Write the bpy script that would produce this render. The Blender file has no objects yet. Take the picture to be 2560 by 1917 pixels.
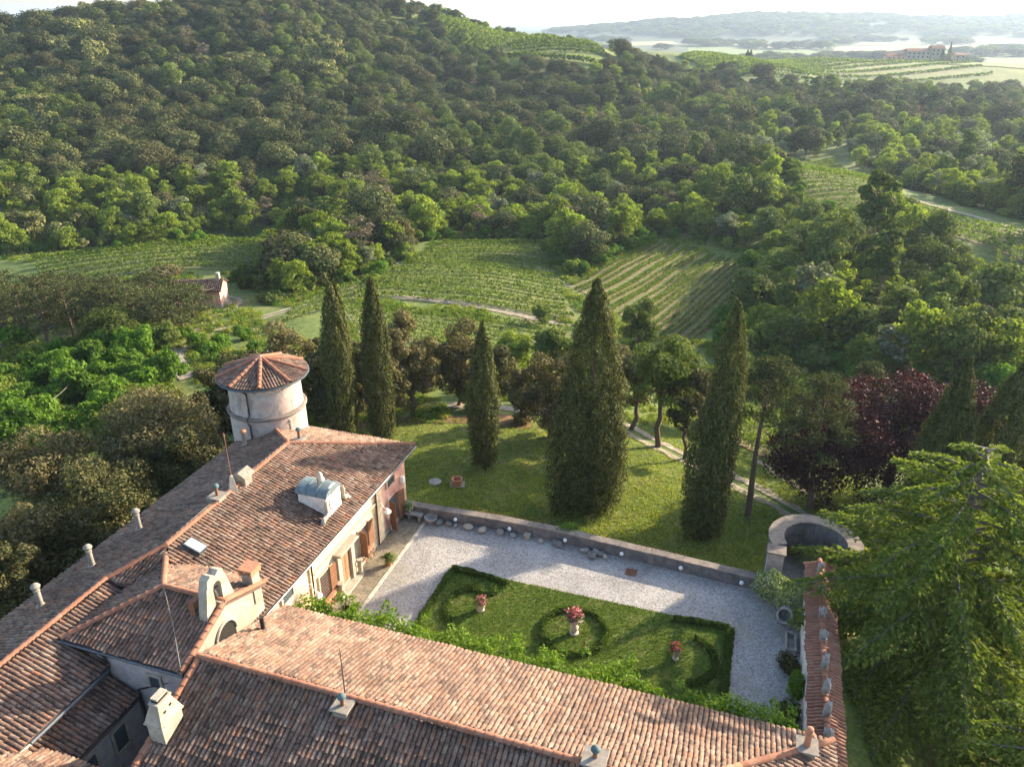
import bpy, math, random
import numpy as np
from mathutils import Vector, Matrix

SC = bpy.context.scene
COL = SC.collection
R = math.radians
# ------------------------------------------------------------------ camera
CAM_H, F_PX, IMG_W, IMG_H = 30.0, 1950.0, 2560.0, 1917.0
PITCH = math.atan((958.5 - 45.0) / F_PX)
cam_d = bpy.data.cameras.new('camera')
cam = bpy.data.objects.new('camera', cam_d)
COL.objects.link(cam)
cam.location = (0, 0, CAM_H)
cam.rotation_euler = (math.pi / 2 - PITCH, 0, 0)
cam_d.sensor_fit = 'HORIZONTAL'
cam_d.sensor_width = 36.0
cam_d.lens = 36.0 * F_PX / IMG_W
cam_d.clip_start = 0.5
cam_d.clip_end = 40000
SC.camera = cam
# ------------------------------------------------------------------ sky and sun
HAZE = 1.05e-4
SUN_EL, SUN_AZ = R(19.6), R(31.0)          # azimuth measured from +X towards +Y
W = bpy.data.worlds.new('World')
SC.world = W
W.use_nodes = True
wn = W.node_tree
bg = wn.nodes['Background']
sky = wn.nodes.new('ShaderNodeTexSky')
sky.sky_type = 'NISHITA'
sky.sun_disc = False
sky.sun_elevation = SUN_EL
sky.sun_rotation = math.pi / 2 - SUN_AZ
sky.altitude = 100
sky.air_density = 1.0
sky.dust_density = 2.0
sky.ozone_density = 1.0
wn.links.new(sky.outputs[0], bg.inputs[0])
bg.inputs[1].default_value = 0.14
sun_d = bpy.data.lights.new('sun', 'SUN')
sun_d.energy = 4.6
sun_d.angle = R(0.6)
sun_d.color = (1.0, 0.85, 0.63)
sun = bpy.data.objects.new('sun', sun_d)
COL.objects.link(sun)
sdir = Vector((math.cos(SUN_EL) * math.cos(SUN_AZ), math.cos(SUN_EL) * math.sin(SUN_AZ), math.sin(SUN_EL)))
sun.location = sdir * 200
sun.rotation_euler = sdir.to_track_quat('Z', 'Y').to_euler()
SC.view_settings.view_transform = 'Standard'
SC.view_settings.look = 'None'
SC.view_settings.exposure = 1.78
SC.view_settings.gamma = 1.0
SC.view_settings.use_curve_mapping = False
SC.render.engine = 'CYCLES'
SC.cycles.use_denoising = True
SC.cycles.max_bounces = 5
SC.cycles.diffuse_bounces = 3
SC.cycles.transmission_bounces = 3
SC.cycles.volume_bounces = 0
SC.cycles.use_adaptive_sampling = True
SC.cycles.adaptive_threshold = 0.02
SC.cycles.sample_clamp_indirect = 4.0

# ------------------------------------------------------------------ pixel rays
_fw = np.array([0, math.cos(PITCH), -math.sin(PITCH)])
_up = np.array([0, math.sin(PITCH), math.cos(PITCH)])
_C = np.array([0.0, 0.0, CAM_H])
def ray(px, py):
    return _fw + np.array([1.0, 0, 0]) * (px - 1280.0) / F_PX - _up * (py - 958.5) / F_PX
def at_y(px, py, y):
    d = ray(px, py)
    return _C + d * (y / d[1])
def at_z(px, py, z):
    d = ray(px, py)
    return _C + d * ((z - CAM_H) / d[2])
def proj(P):
    v = np.asarray(P, float) - _C
    t = v @ _fw
    return 1280 + F_PX * v[..., 0] / t, 958.5 - F_PX * (v @ _up) / t, t
# villa frame: u to the right along the service wing, v away from the camera along the facade
TH = R(-18.2)
UX, UY, VX, VY = math.cos(TH), math.sin(TH), -math.sin(TH), math.cos(TH)
def uv(u, v, z=0.0):
    return Vector((u * UX + v * VX, u * UY + v * VY, z))
def to_uv(x, y):
    return x * UX + y * UY, x * VX + y * VY

# ------------------------------------------------------------------ object helpers
def tag(o, label=None, cat=None, group=None, kind=None):
    if label: o['label'] = label
    if cat: o['category'] = cat
    if group: o['group'] = group
    if kind: o['kind'] = kind
    return o
def empty(name, loc=(0, 0, 0), rz=0.0, label=None, cat=None, group=None):
    o = bpy.data.objects.new(name, None)
    o.empty_display_size = 0.3
    COL.objects.link(o)
    o.location = loc
    o.rotation_euler = (0, 0, rz)
    return tag(o, label, cat, group)
def link(name, me, parent=None, mat=None, loc=None, rz=None):
    o = bpy.data.objects.new(name, me)
    COL.objects.link(o)
    if mat is not None and not me.materials:
        me.materials.append(mat)
    if parent is not None: o.parent = parent
    if loc is not None: o.location = loc
    if rz is not None: o.rotation_euler = (0, 0, rz)
    return o
def mesh_np(name, V, Fq, smooth=False, mat=None, mat_idx=None):
    """V (n,3) float, Fq (m,k) int with k = 3 or 4"""
    V = np.ascontiguousarray(V, dtype=np.float32)
    Fq = np.ascontiguousarray(Fq, dtype=np.int32)
    me = bpy.data.meshes.new(name)
    m, k = Fq.shape
    me.vertices.add(len(V)); me.vertices.foreach_set('co', V.ravel())
    me.loops.add(m * k); me.loops.foreach_set('vertex_index', Fq.ravel())
    me.polygons.add(m)
    me.polygons.foreach_set('loop_start', np.arange(0, m * k, k, dtype=np.int32))
    me.polygons.foreach_set('loop_total', np.full(m, k, dtype=np.int32))
    me.polygons.foreach_set('use_smooth', np.full(m, smooth))
    if mat_idx is not None:
        me.polygons.foreach_set('material_index', np.asarray(mat_idx, np.int32))
    me.update(calc_edges=True)
    if mat is not None:
        for q in (mat if isinstance(mat, (list, tuple)) else [mat]): me.materials.append(q)
    return me
class MB:
    """collects simple solids; build() links them as one mesh object"""
    def __init__(s): s.v = []; s.f = []
    def add(s, vs, fs):
        b = len(s.v); s.v += [tuple(p) for p in vs]; s.f += [tuple(b + i for i in q) for q in fs]; return s
    def box(s, x0, x1, y0, y1, z0, z1, M=None):
        P = [Vector(p) for p in ((x0,y0,z0),(x1,y0,z0),(x1,y1,z0),(x0,y1,z0),(x0,y0,z1),(x1,y0,z1),(x1,y1,z1),(x0,y1,z1))]
        if M is not None: P = [M @ p for p in P]
        return s.add(P, ((0,3,2,1),(4,5,6,7),(0,1,5,4),(1,2,6,5),(2,3,7,6),(3,0,4,7)))
    def prism(s, poly, vec):
        """poly: planar 3-D ring, extruded by vec"""
        n = len(poly); vec = Vector(vec)
        A = [Vector(p) for p in poly]; B = [p + vec for p in A]
        nr = Vector((0, 0, 0))
        for i in range(n): nr += A[i].cross(A[(i + 1) % n])
        ring = list(range(n))
        if nr.dot(vec) > 0:
            fs = [tuple(reversed(ring)), tuple(n + i for i in ring)] + [(i, (i + 1) % n, n + (i + 1) % n, n + i) for i in ring]
        else:
            fs = [tuple(ring), tuple(n + i for i in reversed(ring))] + [((i + 1) % n, i, n + i, n + (i + 1) % n) for i in ring]
        return s.add(A + B, fs)
    def tube(s, pts, rad, n=6, cap=True):
        pts = [Vector(p) for p in pts]; k = len(pts)
        if not isinstance(rad, (list, tuple)): rad = [rad] * k
        vs = []
        ref = Vector((0.31, 0.17, 0.93))
        for i, p in enumerate(pts):
            t = (pts[min(i + 1, k - 1)] - pts[max(i - 1, 0)]).normalized()
            if abs(t.dot(ref)) > 0.95: ref = Vector((0.9, 0.3, 0.1))
            a = t.cross(ref).normalized(); b = t.cross(a)
            for j in range(n):
                q = 2 * math.pi * j / n
                vs.append(p + (a * math.cos(q) + b * math.sin(q)) * rad[i])
        fs = [(i*n+j, i*n+(j+1) % n, (i+1)*n+(j+1) % n, (i+1)*n+j) for i in range(k-1) for j in range(n)]
        if cap: fs += [tuple(reversed(range(n))), tuple((k-1)*n + j for j in range(n))]
        return s.add(vs, fs)
    def lathe(s, prof, c=(0, 0, 0), n=16, sx=1.0, sy=1.0):
        c = Vector(c); k = len(prof); vs = []
        for r, z in prof:
            for j in range(n):
                q = 2 * math.pi * j / n
                vs.append((c.x + r * sx * math.cos(q), c.y + r * sy * math.sin(q), c.z + z))
        fs = [(i*n+j, i*n+(j+1) % n, (i+1)*n+(j+1) % n, (i+1)*n+j) for i in range(k-1) for j in range(n)]
        fs += [tuple(reversed(range(n))), tuple((k-1)*n + j for j in range(n))]
        return s.add(vs, fs)
    def lump(s, c, r, rng, n=10, m=6, amp=0.18):
        """an uneven rounded stone"""
        c = Vector(c); rx, ry, rz = r; vs = []
        ph = [rng.uniform(0, 6.28) for _ in range(6)]
        for i in range(m + 1):
            th = math.pi * i / m
            for j in range(n):
                q = 2 * math.pi * j / n
                k = 1 + amp * (math.sin(2*q+ph[0]+th) * .5 + math.sin(3*q+ph[1]-2*th) * .3 + math.sin(3*th+ph[2]+q) * .4)
                vs.append((c.x + rx*k*math.sin(th)*math.cos(q), c.y + ry*k*math.sin(th)*math.sin(q), c.z + rz*k*math.cos(th)))
        fs = [(i*n+j, (i+1)*n+j, (i+1)*n+(j+1) % n, i*n+(j+1) % n) for i in range(m) for j in range(n)]
        return s.add(vs, fs)
    def build(s, name, mat, parent=None, o=(0, 0, 0), smooth=False, bevel=0.0, loc=None, rz=None):
        me = bpy.data.meshes.new(name)
        ox, oy, oz = o
        me.from_pydata([(x-ox, y-oy, z-oz) for x, y, z in s.v], [], s.f)
        if smooth:
            for p in me.polygons: p.use_smooth = True
        me.update()
        me.materials.append(mat)
        ob = link(name, me, parent, None, loc, rz)
        if smooth: 
            try: me.set_sharp_from_angle(angle=R(45))
            except Exception: pass
        if bevel:
            b = ob.modifiers.new('bevel', 'BEVEL'); b.width = bevel; b.segments = 1; b.limit_method = 'ANGLE'
        return ob

# ------------------------------------------------------------------ material helpers
class NT:
    def __init__(s, name):
        s.m = bpy.data.materials.new(name); s.m.use_nodes = True
        s.t = s.m.node_tree; s.n = s.t.nodes; s.l = s.t.links
        s.p = s.n['Principled BSDF']; s.out = s.n['Material Output']
        s.tc = s.n.new('ShaderNodeTexCoord')
        s.p.inputs['Specular IOR Level'].default_value = 0.25
    def co(s, w='Object'): return s.tc.outputs[w]
    def put(s, inp, val):
        if hasattr(val, 'node') or isinstance(val, bpy.types.NodeSocket): s.l.new(val, inp)
        elif isinstance(val, (tuple, list)) and len(val) == 3 and inp.type == 'RGBA': inp.default_value = (*val, 1)
        else: inp.default_value = val
    def noise(s, scale, detail=4, rough=0.55, co=None, dist=0.0, out='Fac'):
        q = s.n.new('ShaderNodeTexNoise'); s.put(q.inputs['Vector'], co or s.co())
        q.inputs['Scale'].default_value = scale; q.inputs['Detail'].default_value = detail
        q.inputs['Roughness'].default_value = rough; q.inputs['Distortion'].default_value = dist
        return q.outputs[out]
    def voro(s, scale, co=None, feat='F1', out='Distance'):
        q = s.n.new('ShaderNodeTexVoronoi'); q.feature = feat; s.put(q.inputs['Vector'], co or s.co())
        q.inputs['Scale'].default_value = scale
        return q.outputs[out]
    def ramp(s, fac, stops, interp='LINEAR'):
        q = s.n.new('ShaderNodeValToRGB'); s.put(q.inputs[0], fac); e = q.color_ramp; e.interpolation = interp
        while len(e.elements) < len(stops): e.elements.new(0.5)
        for el, (p, c) in zip(e.elements, stops):
            el.position = p; el.color = (*c, 1) if not isinstance(c, (int, float)) else (c, c, c, 1)
        return q.outputs[0]
    def mix(s, a, b, fac, mode='MIX'):
        q = s.n.new('ShaderNodeMix'); q.data_type = 'RGBA'; q.blend_type = mode
        s.put(q.inputs[0], fac); s.put(q.inputs[6], a); s.put(q.inputs[7], b)
        return q.outputs[2]
    def math(s, op, a, b=0.0):
        q = s.n.new('ShaderNodeMath'); q.operation = op; s.put(q.inputs[0], a); s.put(q.inputs[1], b); return q.outputs[0]
    def xyz(s, co=None):
        q = s.n.new('ShaderNodeSeparateXYZ'); s.put(q.inputs[0], co or s.co()); return q.outputs
    def scale(s, co, v):
        q = s.n.new('ShaderNodeMapping'); s.put(q.inputs[0], co); q.inputs['Scale'].default_value = v; return q.outputs[0]
    def bump(s, h, strength=0.4, dist=0.02):
        q = s.n.new('ShaderNodeBump'); q.inputs['Strength'].default_value = strength; q.inputs['Distance'].default_value = dist
        s.put(q.inputs['Height'], h); s.l.new(q.outputs[0], s.p.inputs['Normal'])
    def rnd_obj(s):
        q = s.n.new('ShaderNodeObjectInfo'); return q.outputs['Random']
    def rnd_isl(s):
        q = s.n.new('ShaderNodeNewGeometry'); return q.outputs['Random Per Island']
    def col(s, c, rough=0.85):
        s.put(s.p.inputs['Base Color'], c); s.p.inputs['Roughness'].default_value = rough; return s
    def spec(s, v): s.p.inputs['Specular IOR Level'].default_value = v; return s
def plain(name, c, rough=0.8, var=0.25, scale=3.0, metal=0.0, fine=40.0):
    """a base colour with blotchy wear and a fine grain"""
    t = NT(name)
    a = t.noise(scale, 5); b = t.noise(fine, 3)
    k = t.math('ADD', t.math('MULTIPLY', a, 0.7), t.math('MULTIPLY', b, 0.3))
    lo = tuple(x * (1 - var) for x in c); hi = tuple(min(1, x * (1 + var)) for x in c)
    t.col(t.ramp(k, [(0.3, lo), (0.7, hi)]), rough)
    t.p.inputs['Metallic'].default_value = metal
    t.bump(b, 0.25, 0.01)
    return t.m

def m_tile(name, warm=0.0):
    t = NT(name)
    r = t.math('FRACT', t.math('ADD', t.rnd_obj(), t.rnd_isl()))
    base = t.ramp(r, [(0.0, (0.105, 0.074, 0.064)), (0.14, (0.205, 0.125, 0.098)), (0.30, (0.28, 0.17, 0.13)), (0.44, (0.225, 0.175, 0.148)),
                      (0.58, (0.34, 0.21, 0.155)), (0.72, (0.33, 0.275, 0.235)), (0.84, (0.26, 0.135, 0.10)), (0.925, (0.40, 0.345, 0.295)), (0.965, (0.42, 0.16, 0.07)), (1.0, (0.40, 0.17, 0.085))], 'CONSTANT')
    soft = t.ramp(r, [(0.0, (0.17, 0.11, 0.09)), (0.5, (0.30, 0.18, 0.135)), (1.0, (0.36, 0.25, 0.19))])
    base = t.mix(base, soft, 0.42)
    g = t.co('Object'); gl = t.n.new('ShaderNodeNewGeometry').outputs['Position']
    lich = t.ramp(t.noise(7.0, 5, 0.7, gl), [(0.48, 0.0), (0.60, 1.0)])
    base = t.mix(base, (0.40, 0.365, 0.31), t.math('MULTIPLY', lich, 0.55))
    dark = t.ramp(t.noise(2.1, 5, 0.65, gl), [(0.42, 0.0), (0.66, 1.0)])
    base = t.mix(base, (0.085, 0.066, 0.058), t.math('MULTIPLY', dark, 0.52))
    spk = t.ramp(t.noise(26.0, 3, 0.6, gl), [(0.35, 0.62), (0.65, 1.28)])
    base = t.mix(base, spk, 1.0, 'MULTIPLY')
    base = t.mix(base, (0.66, 0.59, 0.545), 1.0, 'MULTIPLY')
    big = t.ramp(t.noise(0.42, 5, 0.6, gl), [(0.34, 0.70), (0.66, 1.22)])
    base = t.mix(base, big, 1.0, 'MULTIPLY')
    if warm: base = t.mix(base, (0.36, 0.145, 0.08), warm)
    t.col(base, 0.9); t.bump(t.noise(30.0, 4, 0.6, gl), 0.5, 0.012)
    return t.m
def m_stucco(name, c, c2, stain=(0.16, 0.13, 0.12), amt=0.5, zdark=0.0):
    t = NT(name); g = t.n.new('ShaderNodeNewGeometry').outputs['Position']
    a = t.noise(0.9, 6, 0.62, g, 0.6); b = t.noise(2.6, 6, 0.7, g)
    base = t.mix(c, c2, t.ramp(a, [(0.40, 0.0), (0.60, 1.0)]))
    st = t.scale(g, (1.6, 1.6, 0.35))
    s = t.ramp(t.noise(1.7, 6, 0.7, st), [(0.52, 0.0), (0.70, 1.0)])
    base = t.mix(base, stain, t.math('MULTIPLY', s, amt))
    base = t.mix(base, t.ramp(b, [(0.3, 0.72), (0.7, 1.2)]), 1.0, 'MULTIPLY')
    t.col(base, 0.92); t.bump(t.noise(14.0, 5, 0.65, g), 0.4, 0.02)
    return t.m
M = {}
M['tile'] = m_tile('clay_tile')
M['ridge'] = m_tile('ridge_tile_clay', 0.55)
M['wallcap'] = m_tile('red_cap_tile_clay', 0.45)
M['channel'] = plain('channel_tile', (0.13, 0.085, 0.068), 0.95, 0.4, 3.0)
M['pink'] = m_stucco('pink_plaster', (0.56, 0.27, 0.20), (0.60, 0.38, 0.30), (0.30, 0.16, 0.13), 0.45)
M['cream'] = m_stucco('cream_plaster', (0.68, 0.55, 0.36), (0.66, 0.50, 0.36), (0.45, 0.33, 0.24), 0.35)
M['peach'] = m_stucco('peach_plaster', (0.66, 0.44, 0.30), (0.64, 0.50, 0.38), (0.40, 0.28, 0.22), 0.35)
M['greyplaster'] = m_stucco('grey_plaster', (0.40, 0.355, 0.325), (0.43, 0.325, 0.275), (0.13, 0.11, 0.10), 0.62)
M['oldplaster'] = m_stucco('old_plaster', (0.38, 0.34, 0.275), (0.31, 0.265, 0.205), (0.20, 0.16, 0.12), 0.5)
M['courtplaster'] = m_stucco('court_plaster', (0.42, 0.38, 0.36), (0.38, 0.33, 0.31), (0.20, 0.17, 0.16), 0.5)  # warm grey stained plaster, the same on all inner court walls
M['whiteplaster'] = m_stucco('white_plaster', (0.70, 0.66, 0.60), (0.62, 0.57, 0.50), (0.40, 0.36, 0.32), 0.4)
M['stone'] = plain('pale_stone', (0.36, 0.315, 0.25), 0.9, 0.3, 3.0)
M['chimneystone'] = plain('chimney_stone', (0.235, 0.205, 0.17), 0.92, 0.35, 5.0)
M['greystone'] = plain('grey_stone', (0.27, 0.25, 0.23), 0.92, 0.4, 4.0)
M['darkstone'] = plain('dark_stone', (0.17, 0.155, 0.145), 0.92, 0.4, 4.0)
M['lichenstone'] = m_stucco('lichen_wall_stone', (0.225, 0.185, 0.15), (0.155, 0.13, 0.115), (0.085, 0.075, 0.07), 0.6)
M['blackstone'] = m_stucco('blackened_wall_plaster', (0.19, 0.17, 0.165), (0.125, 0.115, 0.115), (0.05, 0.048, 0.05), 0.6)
M['wood'] = plain('oiled_wood', (0.20, 0.095, 0.05), 0.7, 0.3, 6.0)
M['doorwood'] = plain('door_wood', (0.30, 0.165, 0.095), 0.75, 0.25, 6.0)
M['gutter'] = plain('lead_gutter', (0.10, 0.11, 0.125), 0.45, 0.3, 5.0, 0.5)
M['iron'] = plain('dark_iron', (0.055, 0.045, 0.042), 0.6, 0.3, 8.0, 0.3)
M['rust'] = plain('rusty_iron', (0.19, 0.085, 0.05), 0.85, 0.35, 8.0)
M['copper'] = plain('green_copper', (0.12, 0.155, 0.165), 0.75, 0.35, 4.0, 0.0)
M['bluecopper'] = plain('blue_copper', (0.085, 0.125, 0.125), 0.85, 0.25, 6.0, 0.0)
M['white'] = plain('white_enamel', (0.80, 0.77, 0.70), 0.5, 0.06, 3.0)
M['globe'] = plain('opal_globe', (0.80, 0.79, 0.77), 0.3, 0.05, 3.0)
M['terracotta'] = plain('terracotta', (0.36, 0.17, 0.10), 0.85, 0.3, 6.0)
M['dark'] = plain('dark_opening', (0.02, 0.017, 0.015), 0.9, 0.2, 3.0)
M['bark'] = plain('bark', (0.115, 0.080, 0.060), 0.95, 0.4, 5.0)
M['greybark'] = plain('grey_bark', (0.12, 0.105, 0.095), 0.95, 0.35, 5.0)
M['lamp'] = plain('pale_lantern_metal', (0.46, 0.40, 0.32), 0.5, 0.2, 4.0, 0.2)
tg = NT('window_glass'); tg.col((0.06, 0.075, 0.085), 0.08).spec(0.6); M['glass'] = tg.m
tg = NT('skylight_glass'); tg.col((0.35, 0.37, 0.38), 0.15).spec(0.6); M['skyglass'] = tg.m
def m_gravel():
    t = NT('pale_gravel'); g = t.n.new('ShaderNodeNewGeometry').outputs['Position']
    v = t.voro(13.0, g, 'F1', 'Color'); sx = t.xyz(v)[0]
    base = t.ramp(sx, [(0.0, (0.27, 0.25, 0.24)), (0.3, (0.47, 0.43, 0.395)), (0.7, (0.61, 0.565, 0.525)), (1.0, (0.74, 0.71, 0.68))])
    n = t.noise(0.35, 5, 0.6, g)
    base = t.mix(base, t.ramp(n, [(0.32, 0.70), (0.66, 1.14)]), 1.0, 'MULTIPLY')
    d = t.voro(13.0, g); base = t.mix(base, (0.12, 0.11, 0.10), t.ramp(d, [(0.045, 0.0), (0.075, 0.55)]))
    w = t.ramp(t.noise(0.22, 4, 0.6, g), [(0.55, 0.0), (0.72, 1.0)])
    base = t.mix(base, (0.26, 0.23, 0.15), t.math('MULTIPLY', w, 0.40))
    t.col(base, 0.95); t.bump(d, 0.6, 0.02); return t.m
M['gravel'] = m_gravel()
def m_ground(name, stops, s1=0.05, s2=0.6, fine=6.0, patch=None, far=False):
    t = NT(name); g = t.n.new('ShaderNodeNewGeometry').outputs['Position']
    a = t.noise(s1, 5, 0.6, g); b = t.noise(s2, 5, 0.65, g)
    k = t.math('ADD', t.math('MULTIPLY', a, 0.55), t.math('MULTIPLY', b, 0.45))
    base = t.ramp(k, stops)
    f = t.noise(fine, 4, 0.7, g)
    base = t.mix(base, t.ramp(f, [(0.25, 0.55), (0.75, 1.4)]), 1.0, 'MULTIPLY')
    m2 = t.noise(fine * .22, 5, 0.7, g)
    base = t.mix(base, t.ramp(m2, [(0.3, 0.62), (0.7, 1.35)]), 1.0, 'MULTIPLY')
    if patch:
        w = t.ramp(t.noise(patch[1], 4, 0.65, g), [(patch[2], 0.0), (patch[2] + 0.1, 1.0)])
        base = t.mix(base, patch[0], t.math('MULTIPLY', w, 0.8))
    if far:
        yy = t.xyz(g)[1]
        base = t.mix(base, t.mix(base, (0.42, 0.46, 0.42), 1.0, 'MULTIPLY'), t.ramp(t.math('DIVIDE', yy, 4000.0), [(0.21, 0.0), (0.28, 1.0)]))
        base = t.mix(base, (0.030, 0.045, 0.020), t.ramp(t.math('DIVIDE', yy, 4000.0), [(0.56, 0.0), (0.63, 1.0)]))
    t.col(base, 0.95); t.bump(f, 0.6, 0.05); return t.m
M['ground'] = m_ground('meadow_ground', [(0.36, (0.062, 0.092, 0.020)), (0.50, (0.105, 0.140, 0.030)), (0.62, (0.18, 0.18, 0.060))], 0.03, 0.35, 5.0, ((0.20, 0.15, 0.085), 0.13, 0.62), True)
M['lawnsoil'] = m_ground('lawn_turf', [(0.38, (0.050, 0.090, 0.012)), (0.50, (0.085, 0.125, 0.018)), (0.62, (0.17, 0.17, 0.05))], 0.35, 1.6, 14.0, ((0.16, 0.12, 0.06), 0.8, .66))
M['track'] = m_ground('dirt_track', [(0.35, (0.20, 0.165, 0.115)), (0.6, (0.31, 0.265, 0.20))], 0.1, 1.0, 7.0)
M['vinefloor'] = m_ground('vineyard_grass', [(0.35, (0.085, 0.112, 0.034)), (0.5, (0.135, 0.150, 0.050)), (0.65, (0.205, 0.185, 0.080))], 0.06, 0.5, 4.0)
M['soil'] = m_ground('vineyard_soil', [(0.35, (0.17, 0.105, 0.065)), (0.6, (0.25, 0.165, 0.105))], 0.1, 1.0, 5.0)
M['leaflitter'] = m_ground('leaf_litter', [(0.35, (0.10, 0.055, 0.03)), (0.6, (0.17, 0.095, 0.05))], 0.2, 1.2, 6.0)
M['paving'] = m_ground('paving_stone', [(0.35, (0.17, 0.14, 0.10)), (0.6, (0.255, 0.215, 0.155))], 0.5, 2.0, 12.0)
M['kerbstone'] = plain('kerb_stone', (0.44, 0.39, 0.31), 0.9, 0.25, 3.0)
# ------------------------------------------------------------------ terrain
CT = []                                    # control points x, y, z of the bare ground
def cz(px, py, z): p = at_z(px, py, z); CT.append((p[0], p[1], z))
def cy(px, py, y, drop=0.0): p = at_y(px, py, y); CT.append((p[0], p[1], p[2] - drop))
def cu(u, v, z): p = uv(u, v); CT.append((p.x, p.y, z))
for u in (-30, -22, -12, -2, 6):
    for v in (6, 14, 24, 34): cu(u, v, -0.3)
for u in (-18, -8, 2): cu(u, 42.0, -3.3)
for u, v, z in ((8, 41, -3.4), (12, 30, -2.6), (12, 18, -2.6), (20, 24, -3.0), (22, 36, -3.8), (30, 28, -4.0), (30, 10, -3.5), (-33, 36, -3.0), (-33, 22, -2.2), (-33, 10, -2.2), (-38, 30, -4.2), (-45, 25, -7), (-45, 8, -6.5),
                (-60, 20, -11), (-26, 46, -3.6), (-36, 46, -5.0)): cu(u, v, z)
for px, py, z in ((1205, 1165, -4.0), (1440, 1270, -4.1), (1757, 1335, -4.3), (1040, 1090, -4.3), (1090, 1010, -6.0), (1280, 1010, -6.0), (1600, 1135, -5.0), (1800, 1190, -5.4), (1990, 1290, -4.9),
                  (1500, 1010, -7.0), (2000, 1080, -8.0), (1950, 950, -10.5), (2250, 1000, -8.5), (2450, 1050, -7.0), (2050, 880, -11.5), (2400, 860, -12.0),
                  (1150, 870, -10.5), (1300, 830, -12.0), (900, 830, -10.5), (700, 800, -10.5), (1000, 745, -11.5), (1430, 812, -12.5), (1200, 700, -12.0), (1120, 605, -13.5), (1340, 605, -14.5),
                  (1434, 714, -14.5), (1643, 597, -14.0), (1900, 632, -14.0), (1700, 870, -12.5), (1560, 830, -12.8), (440, 907, -9.0), (555, 775, -12.0), (700, 700, -13.0), (150, 700, -15.0), (85, 640, -16.0),
                  (400, 615, -15.5), (710, 597, -14.5), (0, 900, -12.5), (200, 850, -11.0), (300, 760, -13.0), (0, 780, -15.0), (0, 1150, -8.0), (150, 1050, -9.0), (640, 830, -10.5)): cz(px, py, z)
for px, py, y, d in ((0, 560, 170, 9), (0, 440, 205, 10), (0, 300, 275, 10), (0, 160, 350, 10), (0, 52, 440, 10), (400, 560, 178, 9), (400, 440, 212, 10), (400, 300, 285, 10), (400, 150, 365, 10), (400, -5, 450, 10),
                     (700, 540, 190, 9), (700, 430, 220, 10), (700, 300, 290, 10), (700, 150, 375, 10), (740, -25, 470, 10), (960, 8, 500, 10), (1000, 430, 220, 10), (1000, 300, 300, 10), (1000, 150, 410, 10), (1010, 60, 490, 9),
                     (1150, 60, 540, 0), (1300, 480, 200, 9), (1300, 380, 245, 10), (1300, 290, 315, 10), (1300, 200, 400, 9), (1300, 140, 450, 0), (1300, 98, 505, 0), (1500, 150, 455, 0), (1500, 118, 500, 0),
                     (1520, 170, 430, 3), (1560, 135, 520, 9), (1250, 60, 560, 10), (1700, 440, 215, 9), (1700, 350, 280, 10), (1700, 250, 370, 10), (1700, 195, 450, 9), (1650, 142, 560, 0), (1900, 165, 540, 0), (1950, 430, 205, 0),
                     (2150, 480, 190, 0), (2400, 560, 165, 0), (2540, 640, 140, 0), (2200, 380, 230, 9), (2200, 300, 305, 10), (2200, 225, 420, 10), (2200, 195, 560, 9), (2200, 172, 680, 0), (2310, 156, 800, 0), (2480, 160, 800, 0), (2500, 420, 215, 9),
                     (2500, 330, 295, 10), (2500, 250, 410, 10), (2500, 205, 560, 9), (2100, 560, 135, 9), (2300, 600, 130, 9), (2500, 780, 105, 8), (2050, 150, 720, 0)): cy(px, py, y, d)
# behind the crests the land falls to the plain
for x, y, z in ((-340, 500, 2), (-420, 440, -4), (-270, 560, 10), (-500, 480, -10), (-330, 620, 0), (-150, 640, 25), (-60, 700, 20), (60, 760, -8), (200, 800, -22), (-500, 900, -25), (-200, 1000, -30), (150, 1100, -33), (600, 1200, -33), (1000, 1300, -34), (400, 900, -20), (900, 800, -18), (600, 500, -14), (600, 250, -10),
                (-450, 250, -2), (-420, 100, -15), (-250, 60, -16), (300, 60, -10), (200, 20, -6), (450, 120, -12), (-700, 600, 0), (-1200, 900, -30), (1500, 900, -30), (-900, 300, -20), (1200, 400, -25), (-100, -40, -4), (100, -40, -4), (0, -60, -4)):
    CT.append((x, y, z))
CT = np.array(CT)
def _k(r2): return 0.5 * r2 * np.log(r2 + 1e-6)
def _rbf_fit(P, smooth):
    n = len(P); q = P[:, :2] / 100.0
    d2 = ((q[:, None] - q[None]) ** 2).sum(-1)
    A = np.zeros((n + 3, n + 3)); A[:n, :n] = _k(d2) + np.eye(n) * smooth
    A[:n, n] = 1; A[:n, n+1:] = q; A[n, :n] = 1; A[n+1:, :n] = q.T
    b = np.zeros(n + 3); b[:n] = P[:, 2]
    return q, np.linalg.solve(A, b)
_Q, _Wt = _rbf_fit(CT, 0.0006)
def _smooth(a, b, x): t = np.clip((x - a) / (b - a), 0, 1); return t * t * (3 - 2 * t)
def far_hill(x, y):
    x, y = x / 1.2, y / 1.2
    z = np.zeros_like(x)
    for cx, cy_, sx, sy, h in ((560, 2700, 420, 330, 62), (900, 2850, 300, 300, 72), (1150, 2900, 420, 300, 66), (1600, 2900, 600, 320, 64), (2150, 2800, 520, 340, 72), (2700, 2700, 600, 350, 70), (1900, 2300, 500, 160, 26), (1250, 2450, 420, 130, 30), (3300, 2900, 700, 400, 66), (700, 2350, 240, 120, 22)):
        z += h * np.exp(-((x - cx) / sx) ** 2 - ((y - cy_) / sy) ** 2)
    w = np.sin(x * .011 + 1.3 * np.sin(y * .006)) * np.sin(y * .013 + x * .004) + .6 * np.sin(x * .027 + y * .017) * np.sin(y * .024)
    return 74 * np.tanh(z / 95) * (1 + .10 * w)
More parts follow.
